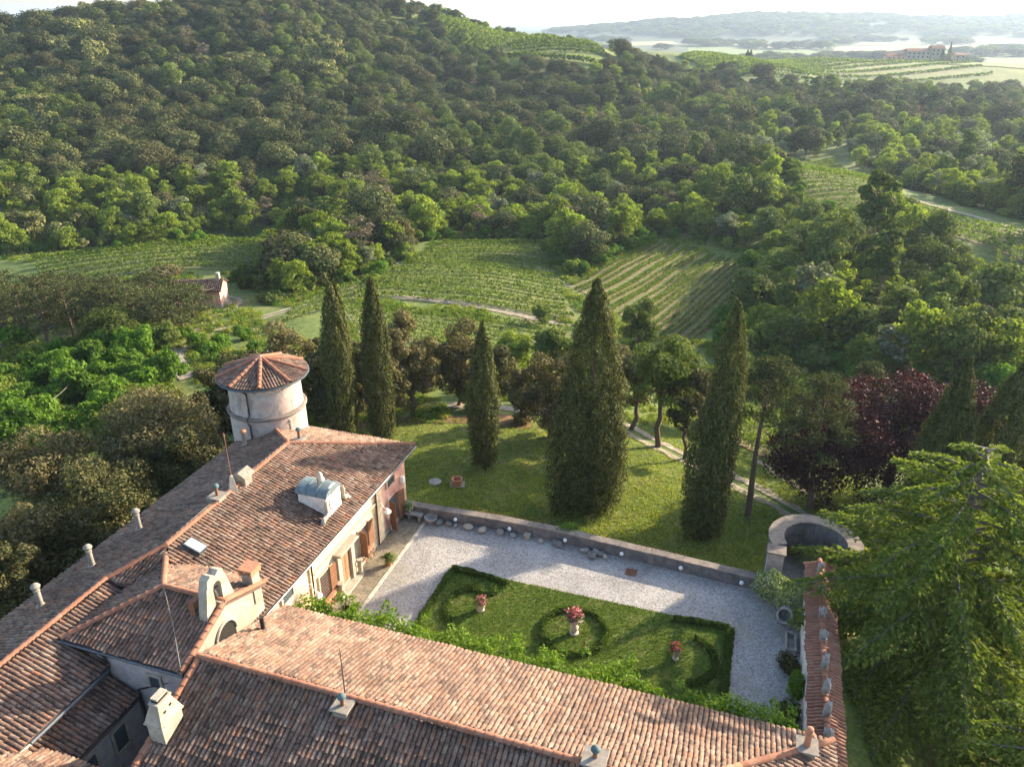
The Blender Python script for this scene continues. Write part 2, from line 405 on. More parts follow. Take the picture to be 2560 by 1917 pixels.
def ground_raw(x, y):
    x = np.asarray(x, float); y = np.asarray(y, float); shp = x.shape
    xx = x.ravel(); yy = y.ravel(); out = np.empty_like(xx)
    for i in range(0, len(xx), 20000):
        q = np.stack([xx[i:i+20000], yy[i:i+20000]], 1) / 100.0
        d2 = ((q[:, None] - _Q[None]) ** 2).sum(-1)
        out[i:i+20000] = _k(d2) @ _Wt[:-3] + _Wt[-3] + q @ _Wt[-2:]
    r = np.hypot(xx, yy)
    w = _smooth(900, 1500, r)
    z = out * (1 - w) + w * -36.0
    z += far_hill(xx, yy) * _smooth(1900, 2500, yy)
    z = np.clip(z, -37.5, 90)
    rough = np.sin(xx * .21 + yy * .13) * np.sin(yy * .17 - xx * .09) * .22 + np.sin(xx * .061) * np.sin(yy * .053) * .35
    z += rough * _smooth(45, 110, r)
    u = xx * UX + yy * UY; v = xx * VX + yy * VY
    k = _smooth(-33.5, -31.5, u) * (1 - _smooth(5.2, 8.0, u)) * (1 - _smooth(39.3, 40.3, v)) * _smooth(-30, -10, v)
    z = z * (1 - k) + k * -0.08
    return z.reshape(shp)
_NR, _NA = 250, 310
_A0, _A1 = R(-78), R(78)
_R0, _R1 = 6.0, 8800.0
_rg = _R0 * (_R1 / _R0) ** np.linspace(0, 1, _NR)
_ag = np.linspace(_A0, _A1, _NA)
_X = _rg[:, None] * np.sin(_ag)[None]; _Y = _rg[:, None] * np.cos(_ag)[None] - 4.0
_ZG = ground_raw(_X, _Y)
def gz(x, y):
    """height of the terrain mesh at x, y"""
    x = np.asarray(x, float); y = np.asarray(y, float) + 4.0
    r = np.clip(np.hypot(x, y), _R0, _R1 * .999); a = np.clip(np.arctan2(x, y), _A0, _A1 * .9999)
    fi = np.log(r / _R0) / math.log(_R1 / _R0) * (_NR - 1); fj = (a - _A0) / (_A1 - _A0) * (_NA - 1)
    i = np.clip(fi.astype(int), 0, _NR - 2); j = np.clip(fj.astype(int), 0, _NA - 2)
    s = (r - _rg[i]) / (_rg[i+1] - _rg[i]); t = fj - j
    return (_ZG[i, j] * (1-s) * (1-t) + _ZG[i+1, j] * s * (1-t) + _ZG[i, j+1] * (1-s) * t + _ZG[i+1, j+1] * s * t)
def g1(x, y): return float(gz(np.array([x]), np.array([y]))[0])
def hit(px, py, t0=20.0, t1=7000.0):
    """where a sight line meets the ground"""
    d = ray(px, py); t = t0 * (t1 / t0) ** np.linspace(0, 1, 1500)
    P = _C + d[None] * t[:, None]
    below = P[:, 2] < gz(P[:, 0], P[:, 1])
    k = int(np.argmax(below)) if below.any() else len(t) - 1
    k = max(k, 1); a, b = t[k-1], t[k]
    for _ in range(25):
        m = (a + b) / 2; p = _C + d * m
        if p[2] < g1(p[0], p[1]): b = m
        else: a = m
    p = _C + d * b
    return p[0], p[1]
ii, jj = np.meshgrid(np.arange(_NR - 1), np.arange(_NA - 1), indexing='ij')
_q = np.stack([ii * _NA + jj, ii * _NA + jj + 1, (ii+1) * _NA + jj + 1, (ii+1) * _NA + jj], -1).reshape(-1, 4)[:, ::-1]
tag(link('ground', mesh_np('ground', np.stack([_X, _Y, _ZG], -1).reshape(-1, 3), _q, True, M['ground'])), kind='structure')

def strip(name, pts, width, mat, lift=0.06, kind='structure', step=1.0, wig=0.0, seed=0, twin=False):
    """a ribbon draped on the terrain along a polyline of x, y points"""
    P = np.array(pts, float); seg = np.hypot(*(P[1:] - P[:-1]).T); s = np.concatenate([[0], np.cumsum(seg)])
    n = max(4, int(s[-1] / step)); q = np.linspace(0, s[-1], n)
    x = np.interp(q, s, P[:, 0]); y = np.interp(q, s, P[:, 1])
    for _ in range(3):
        x[1:-1] = (x[:-2] + 2 * x[1:-1] + x[2:]) / 4; y[1:-1] = (y[:-2] + 2 * y[1:-1] + y[2:]) / 4
    dx, dy = np.gradient(x), np.gradient(y); l = np.hypot(dx, dy) + 1e-9; nx, ny = -dy / l, dx / l
    rg = np.random.default_rng(seed); wv = width * (1 + wig * np.convolve(rg.normal(0, 1, n + 6), np.ones(5) / 5, 'same')[3:-3]) if wig else np.full(n, width)
    m = 5; o = np.linspace(-.5, .5, m) if not twin else np.array([-.5, -.16, .16, .5]); m = len(o)
    if wig: o = o[None] + rg.normal(0, .05, (n, m)) * np.array([1] + [.3] * (m - 2) + [1])
    X = x[:, None] + nx[:, None] * o * wv[:, None]; Y = y[:, None] + ny[:, None] * o * wv[:, None]
    Z = gz(X, Y) + lift
    a, b = np.meshgrid(np.arange(n - 1), np.arange(m - 1), indexing='ij')
    if twin: a, b = a[:, [0, 2]], b[:, [0, 2]]
    q4 = np.stack([a*m+b, a*m+b+1, (a+1)*m+b+1, (a+1)*m+b], -1).reshape(-1, 4)[:, ::-1]
    return tag(link(name, mesh_np(name, np.stack([X, Y, Z], -1).reshape(-1, 3), q4, True, mat)), kind=kind)
def patch(name, corners, mat, lift=0.1, nu=30, nv=30, kind='structure'):
    """a four-cornered field draped on the terrain"""
    A, B, Cc, D = [np.array(c, float) for c in corners]
    s = np.linspace(0, 1, nu)[:, None, None]; t = np.linspace(0, 1, nv)[None, :, None]
    P = A * (1-s) * (1-t) + B * s * (1-t) + Cc * s * t + D * (1-s) * t
    X, Y = P[..., 0], P[..., 1]; Z = gz(X, Y) + lift
    a, b = np.meshgrid(np.arange(nu - 1), np.arange(nv - 1), indexing='ij')
    q4 = np.stack([a*nv+b, (a+1)*nv+b, (a+1)*nv+b+1, a*nv+b+1], -1).reshape(-1, 4)
    me = mesh_np(name, np.stack([X, Y, Z], -1).reshape(-1, 3), q4, True, mat)
    if me.polygons[0].normal.z < 0: me.flip_normals()
    return tag(link(name, me), kind=kind)
def H(*pp): return [hit(*p) for p in pp]
# tracks and paths
strip('track', H((1545, 1060), (1620, 1100), (1720, 1150), (1810, 1190), (1900, 1235), (2000, 1290), (2060, 1330)), 2.4, M['track'], 0.05, wig=.2, seed=1, twin=True, step=.5)
strip('track', H((1890, 1150), (1960, 1195), (2040, 1245)), 0.7, M['track'], 0.05, wig=.3, seed=2)
strip('path', H((960, 1012), (1040, 1012), (1120, 1012), (1200, 1016), (1300, 1022), (1400, 1035), (1480, 1045), (1550, 1062)), 1.9, M['track'], 0.06, wig=.35, seed=3)
strip('track', H((1010, 655), (940, 690), (860, 725), (780, 752), (700, 782), (640, 800)), 1.8, M['track'], 0.08, wig=.3, seed=4, twin=True)
strip('lane', H((980, 742), (1060, 748), (1140, 758), (1220, 772), (1300, 788), (1430, 815)), 2.0, M['track'], 0.08, wig=.35, seed=5)
strip('lane', H((560, 745), (590, 748), (582, 770), (560, 785), (530, 798), (515, 812), (560, 820), (640, 830)), 2.2, M['track'], 0.08, wig=.25, seed=6, twin=True)
strip('lane', H((640, 830), (560, 822), (505, 818), (480, 840), (450, 872), (430, 890), (445, 915), (475, 945)), 2.6, M['track'], 0.09, wig=.2, seed=7)
strip('lane', H((2240, 480), (2330, 515), (2450, 545), (2560, 580), (2620, 600)), 1.6, M['track'], 0.1, wig=.2, seed=8)
strip('lane', H((1470, 700), (1430, 720), (1400, 705), (1370, 690)), 1.4, M['track'], 0.09, wig=.4, seed=9, twin=True)
strip('leaf_bed', H((890, 1062), (1000, 1052), (1100, 1048), (1200, 1050), (1330, 1056)), 2.4, M['leaflitter'], 0.05, wig=.5, seed=21)
strip('footpath', [uv(-35.5, 8)[:2], uv(-35.0, 16)[:2], uv(-34.8, 24)[:2], uv(-34.6, 32)[:2]], 3.4, M['leaflitter'], 0.05, wig=.15, seed=10)
# far fields of the plain
M['wheat'] = m_ground('ripe_field', [(0.35, (0.20, 0.165, 0.085)), (0.6, (0.28, 0.23, 0.125))], 0.004, 0.05, 0.4)
M['green_far'] = m_ground('green_field', [(0.35, (0.09, 0.13, 0.035)), (0.6, (0.14, 0.175, 0.05))], 0.006, 0.06, 0.5)
M['woodfloor'] = m_ground('wooded_far_ground', [(0.35, (0.03, 0.055, 0.018)), (0.6, (0.05, 0.08, 0.028))], 0.004, 0.03, 0.15)
FARFIELDS = []
for q in (((1760, 113), (1900, 113), (1880, 103), (1770, 104)), ((2080, 135), (2280, 128), (2260, 116), (2090, 118)), ((2340, 126), (2520, 128), (2500, 115), (2360, 116)), ((1560, 116), (1700, 112), (1680, 104), (1570, 106)), ((2140, 113), (2320, 111), (2300, 106), (2150, 107)), ((1900, 122), (2000, 120), (1990, 112), (1905, 113))):
    patch('field', H(*q), M['wheat'], 0.6, 20, 20); FARFIELDS.append(q)
for q in (((1560, 150), (1950, 186), (1800, 148), (1560, 133)), ((1880, 142), (2060, 138), (2020, 124), (1870, 128)), ((2330, 160), (2620, 178), (2600, 145), (2400, 145)), ((1700, 135), (1880, 132), (1860, 118), (1720, 120))):
    patch('field', H(*q), M['green_far'], 0.5, 20, 20); FARFIELDS.append(q)
# ------------------------------------------------------------------ clay tile roofs
RNG = random.Random(7)
def _tile_mesh(name, r0, r1, ln, seg=6, lift=0.02, th=0.016):
    vs, fs = [], []
    for y, r, zb in ((0, r0, lift), (ln, r1, 0.0)):
        for j in range(seg + 1):
            q = math.pi * j / seg
            vs.append((-r * math.cos(q), y, zb + r * math.sin(q) * 0.95))
    for j in range(seg + 1):
        q = math.pi * j / seg; r = r0 - th
        vs.append((-r * math.cos(q), 0, lift + r * math.sin(q) * 0.95))
    n = seg + 1
    for j in range(seg):
        fs.append((j, j + 1, n + j + 1, n + j)); fs.append((j + 1, j, 2 * n + j, 2 * n + j + 1))
    V, Fq = np.array(vs), np.array(fs)
    return V, Fq
TILE_V, TILE_F = _tile_mesh('tile', 0.096, 0.078, 0.45)
RIDGE_V, RIDGE_F = _tile_mesh('ridge_tile', 0.145, 0.125, 0.44, 7, 0.03)
ME_TILE = mesh_np('tile', TILE_V, TILE_F, True, M['tile'])
ME_CAPTILE = mesh_np('cap_tile', TILE_V, TILE_F, True, M['wallcap'])
ME_RIDGE = mesh_np('ridge_tile', RIDGE_V, RIDGE_F, True, M['ridge'])
for _m in (ME_TILE, ME_CAPTILE, ME_RIDGE):
    try: _m.set_sharp_from_angle(angle=R(50))
    except Exception: pass
def inside(px, py, poly):
    c = False; n = len(poly)
    for i in range(n):
        x1, y1 = poly[i]; x2, y2 = poly[i - 1]
        if (y1 > py) != (y2 > py) and px < (x2 - x1) * (py - y1) / (y2 - y1) + x1: c = not c
    return c
def frame(x, y, z, o):
    return Matrix(((x.x, y.x, z.x, o.x), (x.y, y.y, z.y, o.y), (x.z, y.z, z.z, o.z), (0, 0, 0, 1)))
def plane_tiles(poly, e=None, dw=0.2, dl=0.355, rng=RNG):
    """tile frames covering a sloping polygon; e runs along its eave"""
    P = [Vector(p) for p in poly]; n = Vector((0, 0, 0))
    for i in range(len(P)): n += P[i].cross(P[(i + 1) % len(P)])
    n.normalize()
    if n.z < 0: n = -n
    s = Vector((0, 0, 1)) - n * n.z; s.normalize(); e = s.cross(n).normalized()
    o = P[0]; q = [((p - o).dot(e), (p - o).dot(s)) for p in P]
    a0, a1 = min(x for x, _ in q), max(x for x, _ in q); b0, b1 = min(y for _, y in q), max(y for _, y in q)
    out = []; a = a0 + dw / 2
    while a < a1:
        b = b0 - 0.05; jit = rng.uniform(-.02, .02)
        while b < b1:
            if inside(a, max(b + dl * .5, b0 + .02), q):
                w = rng.gauss(0, .022); dz = rng.uniform(0, .018)
                x = (e + s * w).normalized(); y = (s - e * w + n * rng.gauss(0, .008)).normalized(); z = x.cross(y)
                out.append(frame(x, y, z, o + e * (a + rng.gauss(0, .009) + .018 * math.sin(b * 1.3 + a * .35)) + s * (b + jit + .03 * math.sin(a * 1.7) + rng.gauss(0, .02)) + n * (.012 + dz)))
            b += dl
        a += dw
    return out
def ridge_tiles(pts, step=0.37, rng=RNG):
    out = []
    for p, q in zip(pts[:-1], pts[1:]):
        p, q = Vector(p), Vector(q); d = q - p; l = d.length; y = d.normalized(); x = y.cross(Vector((0, 0, 1))).normalized(); z = x.cross(y)
        k = max(1, round(l / step))
        for i in range(k):
            w = rng.gauss(0, .015); yy = (y + x * w).normalized(); xx = (x - y * w).normalized()
            out.append(frame(xx, yy, z, p + d * (i / k) + z * .035))
    return out
def lay(parent, org, mats, me, tv, tf, name, limit, mat, stuff='roof_tiles'):
    """the best-seen tiles one by one, the rest joined"""
    org = Vector(org); base = uv(org.x, org.y, org.z)
    pos = np.array([[m[0][3], m[1][3], m[2][3]] for m in mats])
    wx = pos[:, 0] * UX + pos[:, 1] * VX; wy = pos[:, 0] * UY + pos[:, 1] * VY
    px, py, t = proj(np.stack([wx, wy, pos[:, 2]], -1))
    off = (px < 4) | (px > 2556) | (py < 4) | (py > 1913)
    nrm = np.array([[m[0][2], m[1][2], m[2][2]] for m in mats]); nw = np.stack([nrm[:, 0] * UX + nrm[:, 1] * VX, nrm[:, 0] * UY + nrm[:, 1] * VY, nrm[:, 2]], -1)
    view = _C[None] - np.stack([wx, wy, pos[:, 2]], -1); view /= np.linalg.norm(view, axis=1)[:, None]
    score = np.clip((nw * view).sum(1), .02, 1) / t ** 2; score[off] = 0
    order = np.argsort(-score); T = Matrix.Translation(-org)
    one = set(int(i) for i in order[:limit] if score[i] > 0)
    for i in sorted(one):
        o = bpy.data.objects.new(name, me); COL.objects.link(o); o.parent = parent; o.matrix_basis = T @ mats[i]
    rest = [i for i in range(len(mats)) if i not in one]
    if rest:
        A = np.array([[list(r) for r in (T @ mats[i])] for i in rest])
        V = np.einsum('nij,vj->nvi', A[:, :3, :3], tv) + A[:, None, :3, 3]
        Fq = (tf[None] + (np.arange(len(rest)) * len(tv))[:, None, None]).reshape(-1, 4)
        o = link(stuff, mesh_np(stuff, V.reshape(-1, 3), Fq, True, mat), parent)
        o['kind'] = 'stuff'
def roof_part(thing, org, planes, ridges, limit=300, th=0.14, name='roof'):
    b = MB()
    for p in planes: b.prism(p, (0, 0, -th))
    rf = b.build(name, M['channel'], thing, org)
    tl = []
    for p in planes: tl += plane_tiles(p)
    lay(rf, org, tl, ME_TILE, TILE_V, TILE_F, 'tile', limit, M['tile'])
    rl = []
    for r in ridges: rl += ridge_tiles(r)
    if rl: lay(rf, org, rl, ME_RIDGE, RIDGE_V, RIDGE_F, 'ridge_tile', 300, M['ridge'], 'ridge_tiles')
    return rf
def vthing(name, org, label, cat, group=None):
    return empty(name, uv(*org), TH, label, cat, group)
def pipe(thing, org, pts, r, name='downpipe', mat='iron', n=6): return MB().tube(pts, r, n).build(name, M[mat], thing, org, True)

# ------------------------------------------------------------------ the main house
SL = 0.372
OM = (-25.6, 30.0, 0.0)
villa = vthing('villa', OM, 'long tiled villa with peach and pink facade, clock dormer and two roof slopes', 'villa')
zl = lambda u: 4.7 + SL * (u + 31.2)
zr = lambda u: 4.7 + SL * (-19.95 - u)
zw = lambda u: 6.25 - SL * (u + 27.05)
zc = lambda v: 4.9 + SL * (14.25 - v)
right_slope = [(-19.95, 22.6, zr(-19.95)), (-19.95, 40.25, zr(-19.95)), (-25.58, 34.7, zr(-25.58)), (-25.58, 24.2, zr(-25.58)), (-24.0, 22.6, zr(-24.0))]
left_slope = [(-31.2, 40.25, zl(-31.2)), (-31.2, 7.0, zl(-31.2)), (-27.05, 7.0, zl(-27.05)), (-27.05, 21.7, zl(-27.05)), (-25.58, 24.2, zl(-25.58)), (-25.58, 34.7, zl(-25.58))]
hip_slope = [(-19.95, 40.25, 4.7), (-31.2, 40.25, 4.7), (-25.58, 34.65, 6.79)]
wing_slope = [(-27.05, 21.7, zw(-27.05)), (-24.05, 21.7, zw(-24.05)), (-24.05, 13.62, zw(-24.05)), (-27.05, 10.62, zw(-27.05))]
jog = [(-27.05, 21.7, 6.25), (-24.6, 21.7, 6.25), (-25.58, 24.2, 6.79)]
cross_slope = [(-23.42, 14.25, zc(14.25)), (-20.1, 14.25, zc(14.25)), (-20.1, 8.0, zc(8.0)), (-27.05, 8.0, zc(8.0)), (-27.05, 10.62, zc(10.62))]
lean = [(-24.22, 18.25, 4.55), (-24.22, 14.1, 4.55), (-22.7, 14.1, 3.95), (-22.7, 18.25, 3.95)]
roof_part(villa, OM, [right_slope, left_slope, hip_slope, wing_slope, jog, cross_slope],
          [[(-25.58, 34.7, 6.83), (-25.58, 24.2, 6.83), (-27.05, 21.7, 6.29), (-27.05, 8.0, 6.29)], [(-19.95, 40.25, 4.74), (-25.58, 34.7, 6.83)], [(-31.2, 40.25, 4.74), (-25.58, 34.7, 6.83)]], 300)
M['mosstile'] = m_tile('mossy_clay_tile', 0.0)
roof_part(villa, OM, [lean], [], 60, name='lean_to_roof')
# walls: each face of the house a part of its own plaster
def wall(name, mat, *a, bev=0.0): return MB().box(*a).build(name, M[mat], villa, OM, bevel=bev)
wall('wall', 'oldplaster', -30.8, -20.9, 24.0, 39.8, -6, 4.62)
wall('wall', 'whiteplaster', -30.8, -24.25, 6.0, 24.0, -6, 4.6)
wall('wall', 'whiteplaster', -24.6, -24.252, 13.0, 18.4, 4.602, 5.1)
wall('facade', 'cream', -20.898, -20.55, 28.05, 35.9, -0.3, 4.6)
wall('facade', 'pink', -20.898, -20.553, 35.9, 39.802, -0.3, 4.6)
wall('facade', 'peach', -20.898, -20.553, 23.3, 28.05, -0.3, 4.6)
wall('court_wall', 'courtplaster', -24.248, -22.85, 14.3, 18.3, -1.0, 3.86)
wall('court_wall', 'courtplaster', -24.2, -20.2, 8.5, 13.95, -1.0, 4.75)
for a, b in ((28.05, 28.35), (35.55, 36.3)): wall('pilaster', 'cream', -20.55, -20.44, a, b, -0.02, 4.55)
MB().box(-20.552, -20.40, 28.35, 35.55, 3.05, 3.2).build('cornice', M['stone'], villa, OM, bevel=.02)
MB().box(-20.552, -20.47, 23.4, 39.75, -0.02, 0.28).build('plinth', M['stone'], villa, OM, bevel=.01)
# portal
dr = MB().box(-20.552, -20.50, 30.95, 31.47, 0.14, 2.36).box(-20.552, -20.50, 31.49, 32.0, 0.14, 2.36).build('door', M['doorwood'], villa, OM, bevel=.008)
for v0 in (30.95, 31.49):
    for z0, z1 in ((0.3, 0.95), (1.1, 2.2)):
        MB().box(-20.50, -20.482, v0 + .08, v0 + .43, z0, z1).build('panel', M['doorwood'], dr, OM, bevel=.01)
MB().lathe([(0.02, 0), (0.03, .02), (0.02, .04)], (-20.47, 31.44, 1.2), 8).build('handle', M['iron'], dr, OM, True)
MB().box(-20.552, -20.32, 30.55, 30.93, 0.0, 2.75).box(-20.552, -20.32, 32.02, 32.40, 0.0, 2.75).box(-20.552, -20.35, 30.93, 32.02, 2.38, 2.75).build('door_surround', M['stone'], villa, OM, bevel=.02)
MB().box(-20.552, -20.02, 30.42, 32.53, 2.78, 2.9).box(-20.552, -20.14, 30.5, 32.45, 2.66, 2.778).build('door_hood', M['stone'], villa, OM, bevel=.02)
MB().box(-20.46, -19.95, 30.4, 32.55, -0.02, 0.13).build('doorstep', M['stone'], villa, OM, bevel=.02)
for v in (30.34, 32.62):
    MB().lathe([(.20, 0), (.20, .14), (.14, .2), (.13, .95), (.18, 1.0), (.20, 1.12)], (-20.2, v, 0), 12).build('baluster_post', M['stone'], villa, OM, True)
def window(v0, v1, z0, z1, grille=True, sh=(None, None), sill=True, mat='stone', su=-20.552):
    w = MB().box(su, su + .06, v0, v1, z0, z1).build('window', M['glass'], villa, OM)
    f = MB()
    for a in ((v0 - .13, v0, z0 - .0, z1 + .13), (v1, v1 + .13, z0 - .0, z1 + .13), (v0, v1, z1, z1 + .13)): f.box(su, su + .11, *a)
    f.build('window_frame', M[mat], w, OM, bevel=.01)
    if sill: MB().box(su, su + .22, v0 - .2, v1 + .2, z0 - .13, z0).build('sill', M[mat], w, OM, bevel=.01)
    if grille:
        g = MB(); n = max(2, round((v1 - v0) / .16)); m = max(2, round((z1 - z0) / .22))
        for i in range(1, n): y = v0 + (v1 - v0) * i / n; g.tube([(su + .10, y, z0), (su + .10, y, z1)], .012, 4)
        for i in range(1, m): z = z0 + (z1 - z0) * i / m; g.tube([(su + .105, v0, z), (su + .105, v1, z)], .012, 4)
        g.build('grille', M['rust'], w, OM)
    for side, ang in enumerate(sh):
        if ang is None: continue
        hv = (v0 - .02, v1 + .02)[side]; wd = (v1 - v0) * .5 + .08; sg = (-1, 1)[side]
        Mx = Matrix.Translation((su + .13, hv, 0)) @ Matrix.Rotation(R(-ang * sg), 4, 'Z')
        a, b = (-wd, 0) if sg < 0 else (0, wd)
        MB().box(0, .045, a, b, z0 + .01, z1 + .1, Mx).build('shutter', M['wood'], w, OM, bevel=.006)
    return w
window(33.25, 34.2, 0.85, 2.5, True, (78, 6))
window(28.85, 29.75, 0.85, 2.5, True, (None, 8))
window(37.15, 38.1, 3.15, 3.68, False, (None, None), False, 'pink')
window(25.6, 26.5, 3.3, 3.82, False, (None, None), False, 'peach')
gd = MB().box(-20.555, -20.50, 37.2, 38.3, 0.1, 2.25).build('side_door', M['glass'], villa, OM)
MB().box(-20.555, -20.46, 37.05, 37.2, 0.0, 2.4).box(-20.555, -20.46, 38.3, 38.45, 0.0, 2.4).box(-20.555, -20.46, 37.2, 38.3, 2.25, 2.4).build('door_surround', M['pink'], gd, OM, bevel=.01)
for hv, sg, ang in ((37.2, -1, 62), (38.3, 1, 20)):
    Mx = Matrix.Translation((-20.42, hv, 0)) @ Matrix.Rotation(R(-ang * sg), 4, 'Z')
    a, b = (-.58, 0) if sg < 0 else (0, .58)
    MB().box(0, .045, a, b, 0.12, 2.25, Mx).build('shutter', M['wood'], gd, OM, bevel=.006)
MB().box(-20.555, -20.3, 39.0, 39.3, 2.45, 2.9).build('wall_box', M['white'], villa, OM, bevel=.03)
# gutters and downpipes
pipe(villa, OM, [(-19.88, 22.9, 4.60), (-19.88, 40.3, 4.60)], .075, 'gutter', 'gutter', 8)
pipe(villa, OM, [(-23.97, 14.3, 5.02), (-23.97, 18.2, 5.02)], .085, 'gutter', 'gutter', 8)
pipe(villa, OM, [(-22.62, 14.2, 3.86), (-22.62, 18.2, 3.86)], .06, 'gutter', 'iron', 8)
pipe(villa, OM, [(-19.9, 28.2, 4.55), (-20.42, 28.2, 4.2), (-20.44, 28.2, 0.1)], .05)
pipe(villa, OM, [(-19.9, 35.45, 4.55), (-20.38, 35.45, 4.2), (-20.40, 35.45, 0.1)], .05)
# windows of the inner light well
def court_window(v0, v1, z0, z1, u=-22.85):
    w = MB().box(u, u + .03, v0, v1, z0, z1).build('window', M['glass'], villa, OM)
    f = MB()
    for a in ((v0 - .14, v0, z0 - .14, z1 + .14), (v1, v1 + .14, z0 - .14, z1 + .14), (v0, v1, z1, z1 + .14), (v0, v1, z0 - .14, z0)): f.box(u, u + .08, *a)
    f.build('window_frame', M['stone'], w, OM, bevel=.008)
for a in (15.1, 16.7): court_window(a, a + .62, 2.2, 3.3)
court_window(15.9, 16.6, 0.3, 1.4)
# clock dormer
dm = MB().box(-22.6, -20.86, 30.85, 32.25, 4.9, 6.35).build('clock_dormer', M['whiteplaster'], villa, OM, bevel=.02)
bar = MB(); n = 10
prof = [(31.55 - .80 * math.cos(math.pi * i / n), 6.33 + .42 * math.sin(math.pi * i / n)) for i in range(n + 1)]
bar.prism([(-22.7, y, z) for y, z in prof], (1.95, 0, 0)).build('barrel_roof', M['copper'], dm, OM, True)
for u in (-22.1, -21.45):
    MB().prism([(u, 31.55 - .83 * math.cos(math.pi * i / n), 6.34 + .445 * math.sin(math.pi * i / n)) for i in range(n + 1)], (.06, 0, 0)).build('seam', M['copper'], dm, OM, True)
MB().prism([(-20.88, 31.55 - .70 * math.cos(math.pi * i / 12), 6.25 + .52 * math.sin(math.pi * i / 12)) for i in range(13)] + [(-20.88, 32.25, 5.05), (-20.88, 30.85, 5.05)], (.12, 0, 0)).build('clock_gable', M['white'], dm, OM)
ck = MB(); n = 28
ck.prism([(-20.758, 31.55 + .50 * math.cos(2 * math.pi * i / n), 5.82 + .50 * math.sin(2 * math.pi * i / n)) for i in range(n)], (.03, 0, 0)).build('clock_face', M['white'], dm, OM)
rim = MB(); rim.tube([(-20.735, 31.55 + .52 * math.cos(2 * math.pi * i / n), 5.82 + .52 * math.sin(2 * math.pi * i / n)) for i in range(n + 1)], .025, 5).build('clock_rim', M['stone'], dm, OM, True)
MB().box(-20.728, -20.718, 31.53, 31.57, 5.82, 6.15).box(-20.728, -20.718, 31.55, 31.78, 5.80, 5.84).build('clock_hands', M['iron'], dm, OM)
MB().box(-20.98, -20.45, 29.75, 33.3, 4.72, 4.86).build('dormer_ledge', M['stone'], dm, OM, bevel=.02)
for sg in (-1, 1):
    pts = [(-20.72, 31.55 + sg * y, z) for y, z in ((.82, 6.25), (.92, 5.9), (.86, 5.6), (1.0, 5.35), (1.25, 5.3), (1.42, 5.12), (1.3, 4.98), (1.62, 4.95), (1.72, 4.95))]
    MB().tube(pts, [.10, .12, .12, .14, .14, .13, .11, .13, .10], 8).build('scroll', M['stone'], dm, OM, True)
bl = MB()
for v in (31.3, 31.75): bl.tube([(-21.5, v, 6.6), (-21.5, v, 7.25)], .03, 5)
bl.build('bell_frame', M['rust'], dm, OM)
MB().lathe([(.02, .5), (.06, .46), (.12, .40), (.16, .2), (.22, .05), (.25, 0)][::-1], (-21.5, 31.55, 6.98), 14).build('bell', M['lamp'], dm, OM, True)
# skylights and flat vent
def skylight(u, v, w, l, h, name='skylight'):
    z = zr(u); Mx = Matrix.Translation((u, v, z)) @ Matrix.Rotation(math.atan(SL), 4, 'Y')
    s = MB().box(-l/2, l/2, -w/2, w/2, .0, h, Mx).build(name, M['gutter'], villa, OM)
    MB().box(-l/2 + .05, l/2 - .05, -w/2 + .05, w/2 - .05, h + .002, h + .015, Mx).build('pane', M['skyglass'], s, OM)
skylight(-24.55, 24.8, .62, 1.0, .28)
skylight(-22.95, 31.85, .42, .62, .16)
# chimneys
def chimney_pot(thing, org, u, v, zb, h=1.1, r=.11, cap='chimneystone', tilt=0.0):
    c = MB().lathe([(r * 1.9, -.25), (r * 1.9, .10), (r * 1.05, .16), (r, h * .8), (r * 1.25, h * .82), (r * 1.2, h * .88), (r * .7, h * .9), (r * .7, h)], (u, v, zb), 12).build('chimney', M['chimneystone'], thing, org, True)
    MB().lathe([(r * 1.6, h), (r * 1.75, h + .06), (r * 1.2, h + .16), (r * .3, h + .2)], (u, v, zb), 12).build('chimney_cap', M[cap], c, org, True)
for v in (20.08, 23.14, 26.38): chimney_pot(villa, OM, -29.5, v, zl(-29.5), 1.15, .125)
chimney_pot(villa, OM, -29.8, 36.0, zl(-29.8), 1.0, .13, 'terracotta')
def square_chimney(thing, org, u, v, zb, w, h, pot=None, potcap='bluecopper', lean=0.0, mat='chimneystone', name='chimney'):
    c = MB().box(u - w/2, u + w/2, v - w/2, v + w/2, zb - .4, zb + h).build(name, M[mat], thing, org, bevel=.015)
    MB().box(u - w*.66, u + w*.66, v - w*.66, v + w*.66, zb + h + .002, zb + h + .07).build('chimney_slab', M['chimneystone'], c, org, bevel=.01)
    if pot:
        MB().lathe([(.085, 0), (.085, pot)], (u, v, zb + h + .07), 10).build('flue', M['rust'], c, org, True)
        MB().lathe([(.17, 0), (.17, .05), (.12, .14), (.03, .19)], (u, v, zb + h + .07 + pot), 12).build('chimney_cap', M[potcap], c, org, True)
    return c
square_chimney(villa, OM, -25.75, 28.3, 6.5, .62, .55, .5)
MB().lathe([(.36, 0), (.30, .3), (.10, 1.1), (.05, 1.15)], (-25.55, 29.35, 6.6), 4).build('rod_base', M['lamp'], villa, OM)
c3 = square_chimney(villa, OM, -25.5, 30.25, 6.5, .62, .75)
MB().prism([(-25.95, 29.8, 7.33), (-25.05, 29.8, 7.33), (-25.5, 29.8, 7.62)], (0, .9, 0)).build('chimney_cap', M['chimneystone'], c3, OM)
square_chimney(villa, OM, -25.5, 35.75, 6.15, .5, .45, .55)
chimney_pot(villa, OM, -27.9, 38.3, 5.4, .75, .09)
MB().tube([(-25.55, 29.35, 7.6), (-25.55, 29.35, 10.2)], .022, 5).lathe([(.07, 0), (.02, .2)], (-25.55, 29.35, 10.15), 6).build('lightning_rod', M['rust'], villa, OM)
MB().tube([(-25.66, 34.6, 6.98), (-25.7, 31, 6.98), (-25.72, 27.0, 6.98), (-25.65, 24.2, 6.98)], .012, 4).build('ridge_cable', M['stone'], villa, OM)
